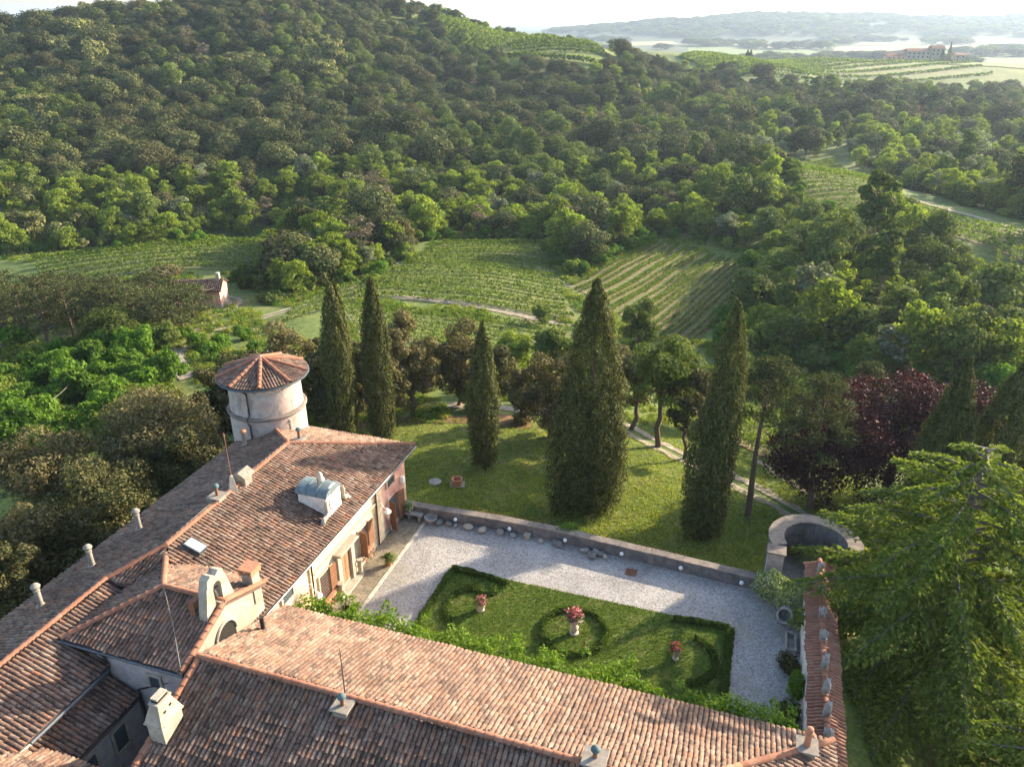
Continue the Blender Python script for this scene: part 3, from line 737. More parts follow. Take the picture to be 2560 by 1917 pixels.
# wall lanterns on brackets
def lantern(v, label):
    t = vthing('wall_lantern', (-20.44, v, 2.2), label, 'lantern', 'lanterns on the villa facade')
    o = (-20.44, v, 2.2)
    MB().tube([(-20.44, v, 3.0), (-20.2, v - .1, 3.12), (-19.9, v - .3, 2.98), (-19.55, v - .5, 3.0)], .028, 5).tube([(-20.44, v, 2.72), (-20.25, v - .08, 2.86), (-20.1, v - .16, 3.04)], .02, 5).build('bracket', M['white'], t, o, True)
    MB().lathe([(.05, 0), (.20, .42), (.24, .46), (.24, .5)], (-19.55, v - .5, 2.35), 6).build('lantern_body', M['lamp'], t, o)
    MB().lathe([(.25, 0), (.12, .14), (.05, .2), (.06, .26)], (-19.55, v - .5, 2.855), 6).build('lantern_cap', M['white'], t, o)
lantern(27.75, 'pale wall lantern on scrolled bracket beside the shuttered window next to the creeper')
lantern(35.75, 'pale wall lantern on scrolled bracket in front of the pink wall end')

# ------------------------------------------------------------------ the round tower
OT = (-30.1, 39.2, 0.0)
tower = vthing('round_tower', OT, 'round plastered tower with conical clay tile roof behind the villa', 'tower')
TC, TV = OT[0], OT[1]
MB().lathe([(2.46, -6), (2.44, 6.62), (2.36, 6.68), (2.30, 8.62)], (TC, TV, 0), 56).build('wall', M['greyplaster'], tower, OT, True)
rg_ = MB(); N = 56
rg_.lathe([(2.40, 6.52), (2.54, 6.56), (2.59, 6.66), (2.53, 6.76), (2.36, 6.79)], (TC, TV, 0), N).build('string_course', M['lichenstone'], tower, OT, True)
MB().lathe([(2.28, 8.58), (2.42, 8.62), (2.44, 8.95), (2.30, 8.97)], (TC, TV, 0), N).build('cornice', M['cream'], tower, OT, True)
na = 26
for i in range(na):
    q = 2 * math.pi * (i + .5) / na; c, s = math.cos(q), math.sin(q)
    e = Vector((-s, c, 0)); r_ = Vector((c, s, 0)); o_ = Vector((TC, TV, 8.56)) + r_ * 2.315
    ar = [o_ + e * (.19 * math.cos(a)) + Vector((0, 0, .19 * math.sin(a))) for a in [math.pi * k / 7 for k in range(8)]]
    MB().prism(ar, r_ * .128).build('cornice_arch', M['peach'], tower, OT)
# conical roof: nine sectors of tiles between radial ridge lines
NS, TR, ZE, ZA = 9, 2.86, 8.98, 9.93
tl, rl = [], []
b = MB(); b.lathe([(TR, ZE - .1), (TR, ZE), (.05, ZA), (.04, ZA + .02)], (TC, TV, 0), 54).build('roof', M['channel'], tower, OT)
rf = [c for c in tower.children if c.name.startswith('roof')][0]
sl = (ZA - ZE) / TR; ph0 = R(-100)
for k in range(NS):
    a = ph0 + 2 * math.pi * k / NS; m = a + math.pi / NS
    d = Vector((math.cos(m), math.sin(m), 0)); e = Vector((-d.y, d.x, 0)); up_ = Vector((-d.x, -d.y, sl)).normalized(); nn = e.cross(up_)
    if nn.z < 0: nn = -nn
    ee = up_.cross(nn)
    w = -1.3
    while w < 1.3:
        ro = math.sqrt(max(TR ** 2 - w * w, 0)); p = ro + .02
        while p > .25:
            cx = Vector((TC, TV, 0)) + d * p + e * w; mid = Vector((d * (p - .18) + e * w)); ang = abs(math.atan2(mid.dot(e), mid.dot(d)))
            if ang < math.pi / NS * .98:
                cx.z = ZA - sl * math.hypot(p, w) + .015
                tl.append(frame(ee, up_, nn, cx))
            p -= .34
        w += .19
    rp = [(TC + TR * math.cos(a), TV + TR * math.sin(a), ZE + .05), (TC + .1 * math.cos(a), TV + .1 * math.sin(a), ZA + .05)]
    rl += ridge_tiles([rp[0], rp[1]], .36)
lay(rf, OT, tl, ME_TILE, TILE_V, TILE_F, 'tile', 300, M['tile'])
lay(rf, OT, rl, ME_RIDGE, RIDGE_V, RIDGE_F, 'ridge_tile', 200, M['ridge'], 'ridge_tiles')
MB().tube([(TC + (TR + .05) * math.cos(2 * math.pi * i / 54), TV + (TR + .05) * math.sin(2 * math.pi * i / 54), ZE - .05) for i in range(55)], .07, 6, False).build('gutter', M['gutter'], tower, OT, True)
MB().lathe([(.26, 0), (.24, .1), (.10, .2), (.03, .24)], (TC, TV, ZA + .02), 12).build('finial', M['lamp'], tower, OT, True)
MB().tube([(TC, TV, ZA + .2), (TC, TV, ZA + 2.3)], .02, 5).build('lightning_rod', M['rust'], tower, OT)
qa = R(-82)
MB().tube([(TC + r * math.cos(qa), TV + r * math.sin(qa), z) for r, z in ((2.9, 8.9), (2.42, 8.5), (2.42, 7.0), (2.72, 6.8), (2.72, 6.5), (2.52, 6.3), (2.52, 4.9))], .055, 6).build('downpipe', M['iron'], tower, OT, True)

# ------------------------------------------------------------------ the chapel
OC = (-23.0, 21.2, 0.0)
chapel = vthing('chapel', OC, 'small hip-roofed chapel block with bell gable and pale arched gable wall', 'chapel')
AP = (-23.15, 21.2, 7.25)
cf = [(-26.12, 18.2, 6.08), (-19.95, 18.2, 6.08), (-19.95, 21.2, 7.25), AP]
cb = [(-19.95, 23.95, 6.18), (-25.7, 23.95, 6.18), AP, (-19.95, 21.2, 7.25)]
cl = [(-25.7, 23.95, 6.18), (-26.12, 18.2, 6.08), AP]
roof_part(chapel, OC, [cf, cb, cl], [[(-26.12, 18.2, 6.12), (AP[0], AP[1], 7.29)], [(-25.65, 24.1, 6.4), (AP[0], AP[1], 7.29)], [(AP[0], AP[1], 7.29), (-19.95, 21.2, 7.29)],
                                    [(-19.98, 18.2, 6.12), (-19.98, 21.2, 7.29)], [(-19.98, 23.95, 6.22), (-19.98, 21.2, 7.29)]], 300)
def cwall(name, mat, ring, vec): return MB().prism(ring, vec).build(name, M[mat], chapel, OC)
cwall('gable_wall', 'oldplaster', [(-20.2, 18.4, 0), (-20.2, 23.7, 0), (-20.2, 23.7, 6.05), (-20.2, 21.2, 7.1), (-20.2, 18.4, 6.0)], (.16, 0, 0))
MB().box(-25.8, -20.2, 18.4, 18.7, -1, 6.0).build('court_wall', M['courtplaster'], chapel, OC)
MB().box(-25.8, -20.2, 23.4, 23.7, 3, 6.05).build('wall', M['oldplaster'], chapel, OC)
lun = [(-20.042, 21.0 + .62 * math.cos(math.pi * i / 14), 5.55 + .72 * math.sin(math.pi * i / 14)) for i in range(15)] + [(-20.042, 20.38, 4.6), (-20.042, 21.62, 4.6)]
lw = MB().prism(lun, (.03, 0, 0)).build('lunette', M['dark'], chapel, OC)
ring = []
for i in range(15):
    q = math.pi * i / 14; ring.append((-20.0, 21.0 + .68 * math.cos(q), 5.55 + .78 * math.sin(q)))
MB().tube(ring, .07, 6).build('lunette_frame', M['oldplaster'], lw, OC, True)
w_ = MB().box(-22.0, -21.5, 18.37, 18.398, 4.55, 5.15).build('window', M['glass'], chapel, OC)
f_ = MB()
for a in ((-22.14, -22.0, 4.41, 5.29), (-21.5, -21.36, 4.41, 5.29), (-22.0, -21.5, 5.15, 5.29), (-22.0, -21.5, 4.41, 4.55)): f_.box(a[0], a[1], 18.33, 18.402, a[2], a[3])
f_.build('window_frame', M['stone'], w_, OC, bevel=.008)
pipe(chapel, OC, [(-26.15, 18.12, 6.0), (-19.9, 18.12, 6.0)], .07, 'gutter', 'gutter', 8)
pipe(chapel, OC, [(-24.1, 18.12, 5.95), (-24.1, 18.3, 5.6), (-24.1, 18.3, 0.2)], .055)
pipe(chapel, OC, [(-19.9, 18.5, 5.6), (-22.7, 18.3, 4.2), (-22.55, 18.28, 0.2)], .05)
# bell gable
bfm = MB()
prf = [(20.15, 6.5), (22.1, 6.5), (21.95, 7.2), (21.62, 8.65), (21.35, 8.82), (21.12, 8.72), (20.95, 8.86), (20.62, 8.62), (20.32, 7.3)]
L1 = [(-20.55, v, z) for v, z in [(20.15, 6.5), (22.1, 6.5), (21.98, 7.35), (20.28, 7.35)]]
bfm.prism(L1, (.42, 0, 0))
bfm.prism([(-20.55, v, z) for v, z in [(20.28, 7.352), (20.86, 7.352), (20.86, 8.2), (20.55, 8.42), (20.5, 8.4)]], (.42, 0, 0))
bfm.prism([(-20.55, v, z) for v, z in [(21.36, 7.352), (21.98, 7.352), (21.72, 8.4), (21.68, 8.42), (21.36, 8.2)]], (.42, 0, 0))
bfm.prism([(-20.55, v, z) for v, z in [(20.55, 8.422), (20.86, 8.202), (20.95, 8.36), (21.11, 8.42), (21.27, 8.36), (21.36, 8.202), (21.68, 8.422), (21.6, 8.75), (21.36, 8.85), (21.11, 8.72), (20.86, 8.88), (20.62, 8.75)]], (.42, 0, 0))
bf = bfm.build('bell_gable', M['oldplaster'], chapel, OC)
MB().lathe([(.16, 0), (.13, .06), (.10, .22), (.05, .28), (.02, .3)], (-20.34, 21.11, 7.62), 12).build('bell', M['iron'], bf, OC, True)
MB().tube([(-20.34, 20.86, 7.95), (-20.34, 21.36, 7.95)], .03, 5).build('bell_yoke', M['iron'], bf, OC)
MB().box(-21.0, -20.0, 20.98, 21.3, 7.353, 7.42).build('bell_ledge', M['oldplaster'], bf, OC)
MB().tube([(-20.34, 21.11, 8.7), (-20.34, 21.11, 9.5)], .015, 4).tube([(-20.34, 20.9, 9.3), (-20.34, 21.3, 9.3)], .015, 4).build('cross', M['iron'], bf, OC)
ch = MB().box(-20.55, -19.98, 23.1, 23.65, 5.6, 7.15).build('chimney', M['oldplaster'], chapel, OC, bevel=.015)
MB().box(-20.6, -20.5, 23.02, 23.75, 7.15, 7.42).box(-20.02, -19.92, 23.02, 23.75, 7.15, 7.42).box(-20.64, -19.88, 23.0, 23.77, 7.422, 7.5).build('chimney_cap', M['terracotta'], ch, OC)
MB().tube([(AP[0], AP[1], 7.45), (-21.5, 19.7, 6.9), (-20.0, 18.2, 6.4)], .01, 4).build('roof_cable', M['stone'], chapel, OC)
MB().box(-21.05, -20.75, 20.25, 20.3, 7.1, 7.75).box(-21.05, -20.75, 20.65, 20.7, 7.1, 7.75).box(-21.05, -20.75, 20.3, 20.65, 7.7, 7.75).build('bell_rope_frame', M['rust'], chapel, OC)

# ------------------------------------------------------------------ the service wing in front
OF = (-8.0, 18.9, 0.0)
wing = vthing('service_wing', OF, 'long low wing with clay tile roof in front of the gravel court', 'building')
sF = .381; zf = lambda v: 6.37 - sF * abs(v - 18.9); VE, VN, UR = 24.73, 9.0, 5.2
RE = -0.62
far_s = [(-19.75, VE, zf(VE)), (UR, VE, zf(VE)), (RE, 18.9, 6.37), (-19.75, 18.9, 6.37)]
near_s = [(-19.62, 18.9, 6.37), (RE, 18.9, 6.37), (UR, 13.08, zf(13.08)), (UR, VN, zf(13.08) - 1.4), (-19.62, VN, zf(VN))]
near_s = [(-19.62, 18.9, 6.37), (RE, 18.9, 6.37), (UR, 13.08, zf(13.08)), (-19.62, 13.08, zf(13.08))]
end_s = [(UR, VE, zf(VE)), (UR, 13.08, zf(13.08)), (RE, 18.9, 6.37)]
roof_part(wing, OF, [far_s, near_s, end_s], [[(-19.7, 18.9, 6.41), (RE, 18.9, 6.41)], [(UR, VE, zf(VE) + .04), (RE, 18.9, 6.41)], [(UR, 13.08, zf(13.08) + .04), (RE, 18.9, 6.41)], [(-19.60, 13.1, zf(13.1) + .02), (-19.60, 18.8, 6.36)]], 300)
MB().box(-19.35, 4.85, 13.4, 24.3, -1, 4.05).build('wall', M['cream'], wing, OF)
MB().prism([(-19.35, 13.4, 4.052), (-19.35, 24.3, 4.052), (-19.35, 18.9, 6.12)], (.2, 0, 0)).build('gable', M['oldplaster'], wing, OF)
pipe(wing, OF, [(-19.4, VE + .07, zf(VE) - .06), (5.3, VE + .07, zf(VE) - .06)], .06, 'gutter', 'gutter', 8)
pipe(wing, OF, [(-19.05, 22.2, 5.0), (-19.05, 22.2, 5.85)], .11, 'vent_pipe', 'iron', 8)
# big plastered chimney on the verge
bc = MB()
def tap(b, u0, u1, v0, v1, z0, U0, U1, V0, V1, z1):
    b.add([(u0, v0, z0), (u1, v0, z0), (u1, v1, z0), (u0, v1, z0), (U0, V0, z1), (U1, V0, z1), (U1, V1, z1), (U0, V1, z1)], ((0,3,2,1),(4,5,6,7),(0,1,5,4),(1,2,6,5),(2,3,7,6),(3,0,4,7)))
tap(bc, -19.55, -18.85, 15.7, 16.75, 4.2, -19.55, -18.85, 15.7, 16.75, 6.1)
tap(bc, -19.62, -18.78, 15.63, 16.82, 6.102, -19.62, -18.78, 15.63, 16.82, 6.18)
tap(bc, -19.6, -18.8, 15.65, 16.8, 6.182, -19.38, -19.02, 15.9, 16.55, 6.95)
bch = bc.build('chimney', M['oldplaster'], wing, OF)
MB().box(-19.42, -18.98, 15.86, 16.6, 6.952, 7.02).box(-19.35, -19.05, 15.95, 16.5, 7.14, 7.22).build('chimney_slab', M['stone'], bch, OF)
MB().box(-19.34, -19.06, 15.95, 16.5, 7.022, 7.138).build('flue_slot', M['dark'], bch, OF)
for v, z in ((16.05, 6.55), (16.38, 6.62)):
    k = (z - 6.182) / .768; u = -18.8 - .22 * k
    MB().box(u - .04, u + .008, v - .06, v + .06, z - .06, z + .06).build('vent_hole', M['dark'], bch, OF)
square_chimney(wing, OF, -12.8, 18.45, 5.95, .58, .52, .38)
square_chimney(wing, OF, -3.2, 18.95, 6.2, .66, .55, .35, 'bluecopper')
MB().lathe([(.02, 0), (.03, .05), (.015, 2.4)], (-12.97, 18.95, 6.4), 5).build('lightning_rod', M['iron'], wing, OF)
c5 = square_chimney(wing, OF, 4.1, 23.55, 4.5, .62, .35, None)
MB().lathe([(.13, 0), (.12, .6), (.17, .62), (.17, .68), (.12, .72), (.13, .86), (.06, .9)], (4.1, 23.55, 4.92), 12).build('chimney_pot', M['terracotta'], c5, OF, True)
# ------------------------------------------------------------------ the court
def sheet(name, u0, u1, v0, v1, z, mat, n=2, kind='structure'):
    us = np.linspace(u0, u1, n); vs = np.linspace(v0, v1, n); P = []
    for a in us:
        for b_ in vs: p = uv(a, b_, z); P.append(tuple(p))
    q = [(i*n+j, (i+1)*n+j, (i+1)*n+j+1, i*n+j+1) for i in range(n-1) for j in range(n-1)]
    return tag(link(name, mesh_np(name, np.array(P), np.array(q), False, mat)), kind=kind)
sheet('gravel_court', -18.64, 4.66, 24.2, 39.5, -0.01, M['gravel'])
sheet('court_floor', -24.2, -19.3, 13.9, 18.5, 0.0, M['gravel'])
# paved strip before the facade, slab by slab, and its kerb
pv_ = sheet('pavement', -20.56, -18.84, 24.2, 39.4, -0.02, M['soil'])
slab_me = {}
v = 24.3; row = 0
while v < 39.2:
    dv = RNG.choice((.62, .74, .86)); u = -20.45
    while u < -18.95:
        du = min(RNG.choice((.5, .62, .78)), -18.88 - u)
        if du < .15: break
        b = MB().box(.008, du - .008, .008, dv - .008, 0, .035)
        me_o = b.build('paving_slab', M['paving'], pv_, bevel=0)
        p = uv(u, v, -0.018 + RNG.uniform(0, .006)); me_o.location = p; me_o.rotation_euler = (0, 0, TH)
        u += du
    v += dv; row += 1
kb = sheet('kerb', -18.84, -18.64, 24.2, 39.3, -0.03, M['soil'])
v = 24.3
while v < 39.1:
    dv = RNG.uniform(.9, 1.3); p = uv(-18.84, v, -.03)
    o = MB().box(0, .2, .006, dv - .006, 0, .075).build('kerb_stone', M['kerbstone'], kb, bevel=.01); o.location = p; o.rotation_euler = (0, 0, TH)
    v += dv
# drain grate
OD = (-4.93, 37.8, 0)
dg = vthing('drain_grate', OD, 'rusty square iron drain cover set in the gravel', 'drain cover')
MB().box(-5.27, -4.59, 37.48, 38.14, -.02, .015).build('frame', M['rust'], dg, OD)
for i in range(6): MB().box(-5.22, -4.64, 37.53 + i * .1, 37.59 + i * .1, .016, .032).build('slat', M['rust'], dg, OD)
# low wall with coping stones
LW = [(-20.5, 39.06), (-18.6, 39.08), (-14.0, 39.32), (-9.8, 39.30), (-4.0, 38.92), (2.7, 38.42)]
OLW = (-9, 39.3, 0)
lwall = vthing('low_wall', OLW, 'low weathered court wall with stone coping between gravel and lawn', 'wall')
bw = MB()
for (a, b_), (c, d) in zip(LW[:-1], LW[1:]):
    ux, uy = c - a, d - b_; l = math.hypot(ux, uy); nx, ny = -uy / l, ux / l
    bw.prism([(a, b_, -5), (c, d, -5), (c + nx * .46, d + ny * .46, -5), (a + nx * .46, b_ + ny * .46, -5)], (0, 0, 5.72))
    k = max(1, round(l / .95))
    for i in range(k):
        t0, t1 = i / k, (i + 1) / k; w0 = -.05 + RNG.uniform(-.015, .015); zt = .722 + RNG.uniform(0, .012)
        P = [(a + ux * t0 + ux / l * .006, b_ + uy * t0 + uy / l * .006), (a + ux * t1 - ux / l * .006, b_ + uy * t1 - uy / l * .006)]
        ringc = [(P[0][0] + nx * w0, P[0][1] + ny * w0, zt), (P[1][0] + nx * w0, P[1][1] + ny * w0, zt), (P[1][0] + nx * .53, P[1][1] + ny * .53, zt), (P[0][0] + nx * .53, P[0][1] + ny * .53, zt)]
        MB().prism(ringc, (0, 0, .10)).build('coping_stone', M['lichenstone'], lwall, OLW, bevel=.012)
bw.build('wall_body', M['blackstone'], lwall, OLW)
# globe lamps on the wall
for k, (u, v) in enumerate(((-16.69, 39.05), (-13.03, 39.2), (-9.34, 39.13), (-5.72, 38.88), (-2.13, 38.64), (1.38, 38.38))):
    nm = ('beside the stone basin and old capitals', 'above the two flat stones', 'above the dark boulder', 'beside the pile of stones', 'below the short iron railing', 'next to the clipped round bushes')[k]
    t = vthing('globe_lamp', (u, v, .3), 'small white globe lamp on the low wall ' + nm, 'lamp', 'globe lamps along the low wall')
    MB().tube([(u, v + .14, .42), (u, v - .04, .42)], .03, 6).build('arm', M['iron'], t, (u, v, .3))
    MB().lathe([(.02, -.125), (.07, -.105), (.11, -.06), (.125, 0), (.11, .06), (.07, .105), (.02, .125)], (u, v - .1, .46), 14).build('globe', M['globe'], t, (u, v, .3), True)
# old stones and carved pieces lying along the wall
srng = random.Random(5)
STN = ((-17.76, 38.75, .26, 'darkstone', 'dark round capital in the court corner beside the basin'), (-17.14, 38.85, .24, 'darkstone', 'dark squat stone between round capital and pale one'), (-16.63, 38.8, .17, 'greystone', 'small grey stone below the globe lamp nearest the facade'),
       (-15.8, 38.9, .27, 'stone', 'pale faceted stone block against the low wall'), (-14.79, 38.85, .27, 'stone', 'pale flat broken stone lying on the gravel'), (-13.61, 39.02, .25, 'greystone', 'long flat grey stone under a globe lamp'), (-12.78, 38.98, .19, 'greystone', 'small flat grey stone beside the long flat one'),
       (-10.89, 39.0, .17, 'stone', 'small pale rock between carved block and boulder'), (-9.79, 38.98, .30, 'darkstone', 'large dark boulder leaning on the low wall'), (-8.01, 38.85, .26, 'greystone', 'upright grey stone starting the pile of stones'), (-7.5, 38.5, .27, 'darkstone', 'dark stone rolled out in front of the pile'), (-7.31, 38.88, .25, 'greystone', 'round grey stone in the middle of the pile'),
       (-6.99, 38.82, .25, 'darkstone', 'dark round stone near the end of the pile'), (-6.7, 38.68, .19, 'stone', 'small pale stone ending the pile'))
for u, v, r, mt, lb in STN:
    o = MB().lump((0, 0, r * .55), (r * srng.uniform(.95, 1.3), r * srng.uniform(.8, 1.05), r * srng.uniform(.6, .85)), srng, 12, 8).build('stone', M[mt], None, smooth=True)
    o.location = uv(u, v, 0); o.rotation_euler = (0, 0, srng.uniform(0, 6)); tag(o, lb, 'stone', 'old stones along the low wall')
OB = (-11.82, 39.05, 0)
cb_ = vthing('carved_block', OB, 'pale carved capital standing on the gravel by the wall', 'stone', 'old stones along the low wall')
MB().box(-11.98, -11.66, 38.9, 39.2, 0, .22).build('shaft', M['stone'], cb_, OB, bevel=.03)
MB().box(-12.03, -11.61, 38.85, 39.25, .222, .36).build('abacus', M['stone'], cb_, OB, bevel=.03)
OBN = (-18.34, 38.75, 0)
bs = vthing('stone_basin', OBN, 'round grey stone basin in the court corner next to the bench', 'basin')
MB().lathe([(.22, 0), (.26, .1), (.40, .28), (.44, .40), (.44, .46), (.36, .46), (.34, .36), (.1, .26), (.02, .25)], (-18.34, 38.75, 0), 18).build('bowl', M['greystone'], bs, OBN, True)
OBE = (-19.5, 38.75, 0)
be = vthing('stone_bench', OBE, 'stone bench against the low wall beside the villa corner', 'bench')
MB().box(-20.15, -18.9, 38.52, 38.98, .40, .50).build('seat', M['greystone'], be, OBE, bevel=.015)
for u in (-19.95, -19.2): MB().box(u, u + .16, 38.58, 38.92, 0, .398).build('leg', M['greystone'], be, OBE, bevel=.01)
# iron spikes behind the wall
for (u0, u1), lb in (((-15.6, -11.0), 'short rusty iron railing behind the wall on the villa side'), ((-4.6, -2.0), 'short rusty iron railing behind the wall on the cypress side')):
    v0 = 39.70 if u0 < -10 else 39.22; O = ((u0 + u1) / 2, v0, 0)
    t = vthing('iron_railing', O, lb, 'railing', 'iron railings behind the low wall')
    n = int((u1 - u0) / .28)
    for i in range(n + 1):
        u = u0 + (u1 - u0) * i / n; MB().tube([(u, v0 - .03 * i / n, .2), (u, v0 - .03 * i / n, 1.15)], .012, 4).build('bar', M['rust'], t, O)
    MB().tube([(u0, v0 + .01, .5), (u1, v0 - .02, .5)], .012, 4).build('rail', M['rust'], t, O)

# ------------------------------------------------------------------ garden wall with tile cap and stone figures
OG = (5.2, 31.5, 0)
gw = vthing('garden_wall', OG, 'pale plastered garden wall with red clay tile cap beside the gravel court', 'wall')
MB().box(4.62, 5.78, 24.35, 38.1, -5, 2.62).build('wall_body', M['whiteplaster'], gw, OG)
cap = MB()
cl_, cr_ = [(4.54, 38.25, 2.66), (4.54, 24.75, 2.66), (5.22, 24.75, 2.96), (5.22, 38.25, 2.96)], [(5.92, 24.75, 2.66), (5.92, 38.25, 2.66), (5.22, 38.25, 2.96), (5.22, 24.75, 2.96)]
cap.prism(cl_, (0, 0, -.06)); cap.prism(cr_, (0, 0, -.06))
capo = cap.build('wall_cap', M['channel'], gw, OG)
lay(capo, OG, plane_tiles(cl_) + plane_tiles(cr_), ME_CAPTILE, TILE_V, TILE_F, 'tile', 300, M['wallcap'])
lay(capo, OG, ridge_tiles([(5.22, 24.8, 3.0), (5.22, 38.25, 3.0)]), ME_RIDGE, RIDGE_V, RIDGE_F, 'ridge_tile', 200, M['ridge'], 'ridge_tiles')
MB().box(4.60, 4.622, 25.6, 26.5, 0, 2.0).build('doorway', M['dark'], gw, OG)
# figures: a seated beast is base, body, forelegs and head; the far one is a ball on a foot
FIG = ((5.04, 37.22, 'ball'), (5.04, 35.37, 'bird'), (5.08, 33.61, 'bird'), (5.15, 31.92, 'bird'), (5.21, 30.07, 'beast'), (5.24, 28.52, 'beast'), (5.3, 27.19, 'beast'), (5.31, 25.93, 'bird'))
lbl = ('grey stone ball finial at the exedra end of the garden wall cap', 'second grey stone figure on the wall cap, counted from the ball finial', 'third grey stone figure on the wall cap, counted from the ball finial', 'fourth grey stone figure on the wall cap, counted from the ball finial',
       'tallest seated stone figure in the middle of the wall cap', 'seated stone figure just below the tallest one on the wall cap', 'stout seated stone figure second from the roof end of the wall cap', 'small stone figure nearest the tiled roof on the wall cap')
for (u, v, k), lb in zip(FIG, lbl):
    u = 5.22; O = (u, v, 2.98); t = vthing('stone_figure', O, lb, 'statue', 'stone figures on the garden wall'); MS = M['greystone']
    MB().box(u - .16, u + .16, v - .18, v + .18, 2.95, 3.16).build('base', MS, t, O, bevel=.02)
    if k == 'ball':
        MB().lathe([(.08, 0), (.06, .06), (.12, .1), (.17, .2), (.18, .28), (.15, .38), (.06, .45)], (u, v, 3.16), 14).build('ball', MS, t, O, True)
        continue
    hh = .62 if k == 'beast' else .42
    body = MB().lump((u, v - .03, 3.16 + hh * .42), (.17, .20, hh * .48), srng, 12, 8, .10).build('body', MS, t, O, smooth=True)
    MB().lump((u, v - .12, 3.16 + hh * 1.0), (.11, .15, .12), srng, 10, 7, .10).build('head', MS, t, O, smooth=True)
    for s in (-1, 1):
        MB().tube([(u + s * .07, v - .16, 3.16 + hh * .55), (u + s * .08, v - .19, 3.17)], [.05, .04], 6).build('foreleg', MS, t, O, True)
        if k == 'bird': MB().lump((u + s * .16, v + .03, 3.16 + hh * .45), (.05, .19, .15), srng, 8, 6, .1).build('wing', MS, t, O, smooth=True)
        else: MB().lump((u + s * .08, v - .08, 3.16 + hh * 1.18), (.035, .03, .06), srng, 6, 5, .1).build('ear', MS, t, O, smooth=True)
# exedra
OX = (5.2, 41.2, 0)
ex = vthing('exedra', OX, 'curved dark stone niche wall with flat coping at the garden corner', 'wall')
def arc(r, a0, a1, n): return [(5.2 + r * math.cos(a0 + (a1 - a0) * i / n), 41.2 + r * math.sin(a0 + (a1 - a0) * i / n)) for i in range(n + 1)]
a0, a1 = R(208), R(-28); n = 26
o_, i_ = arc(2.6, a0, a1, n), arc(1.84, a0, a1, n)
bx_ = MB()
for k in range(n):
    bx_.prism([(*o_[k], -6), (*o_[k+1], -6), (*i_[k+1], -6), (*i_[k], -6)], (0, 0, 8.2))
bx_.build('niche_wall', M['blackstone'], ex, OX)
oc, ic = arc(2.68, a0, a1, 13), arc(1.78, a0, a1, 13)
for k in range(13): MB().prism([(*oc[k], 2.203), (*oc[k+1], 2.203), (*ic[k+1], 2.203), (*ic[k], 2.203)], (0, 0, .09)).build('coping_stone', M['lichenstone'], ex, OX, bevel=.012)
MB().lathe([(1.8, -6), (1.8, -.06)], (5.2, 41.2, 0), 24).box(3.6, 6.9, 38.0, 41.2, -6, -.065).build('niche_floor', M['greystone'], ex, OX)
MB().box(2.6, 3.5, 39.2, 39.98, -5, 2.2).build('pier', M['greyplaster'], ex, OX, bevel=.03)
MB().box(2.52, 3.58, 39.12, 40.05, 2.203, 2.29).build('coping_stone', M['lichenstone'], ex, OX, bevel=.02)
# jar and trough by the garden wall
OJ = (3.9, 35.95, 0)
jr = vthing('stone_jar', OJ, 'big old stone jar tipped on its side by the garden wall', 'jar')
jm = MB().lathe([(.22, -.05), (.34, .1), (.44, .4), (.45, .6), (.38, .85), (.40, .93), (.44, .96), (.44, 1.02), (.34, 1.02), (.30, .8), (.25, .4), (.02, .35)], (0, 0, 0), 20).build('jar_body', M['greystone'], jr, (0, 0, 0), True)
jm.location = (0, .55, .44); jm.rotation_euler = (R(62), 0, R(-12))
OTr = (4.1, 34.4, 0)
tr = vthing('stone_trough', OTr, 'long stone trough on the gravel along the garden wall', 'trough')
MB().box(3.85, 4.4, 33.7, 35.1, 0, .12).box(3.85, 3.95, 33.7, 35.1, .122, .42).box(4.3, 4.4, 33.7, 35.1, .122, .42).box(3.952, 4.298, 33.7, 33.8, .122, .42).box(3.952, 4.298, 35.0, 35.1, .122, .42).build('trough_body', M['greystone'], tr, OTr, bevel=.015)
# well ring and stone disc on the lawn
p = hit(1142.8, 1211); p2 = hit(1087.6, 1205)
wr = empty('well_ring', (p[0], p[1], g1(p[0], p[1])), 0, 'round terracotta well ring on the lawn beside a flat stone disc', 'well')
MB().lathe([(.36, -.1), (.40, .1), (.43, .45), (.46, .5), (.46, .58), (.36, .58), (.33, .45), (.33, .12), (.02, .1)], (0, 0, 0), 20).build('ring', M['terracotta'], wr, smooth=True)
MB().box(-.6, .6, -.45, .45, -.1, .05).build('base_slab', M['greystone'], wr, bevel=.03)
ds = MB().lathe([(.5, -.1), (.52, .05), (.5, .09), (.02, .10)], (0, 0, 0), 20).build('stone_disc', M['greystone'], None, smooth=True)
ds.location = (p2[0], p2[1], g1(p2[0], p2[1])); tag(ds, 'flat round stone disc lying on the lawn', 'stone disc')
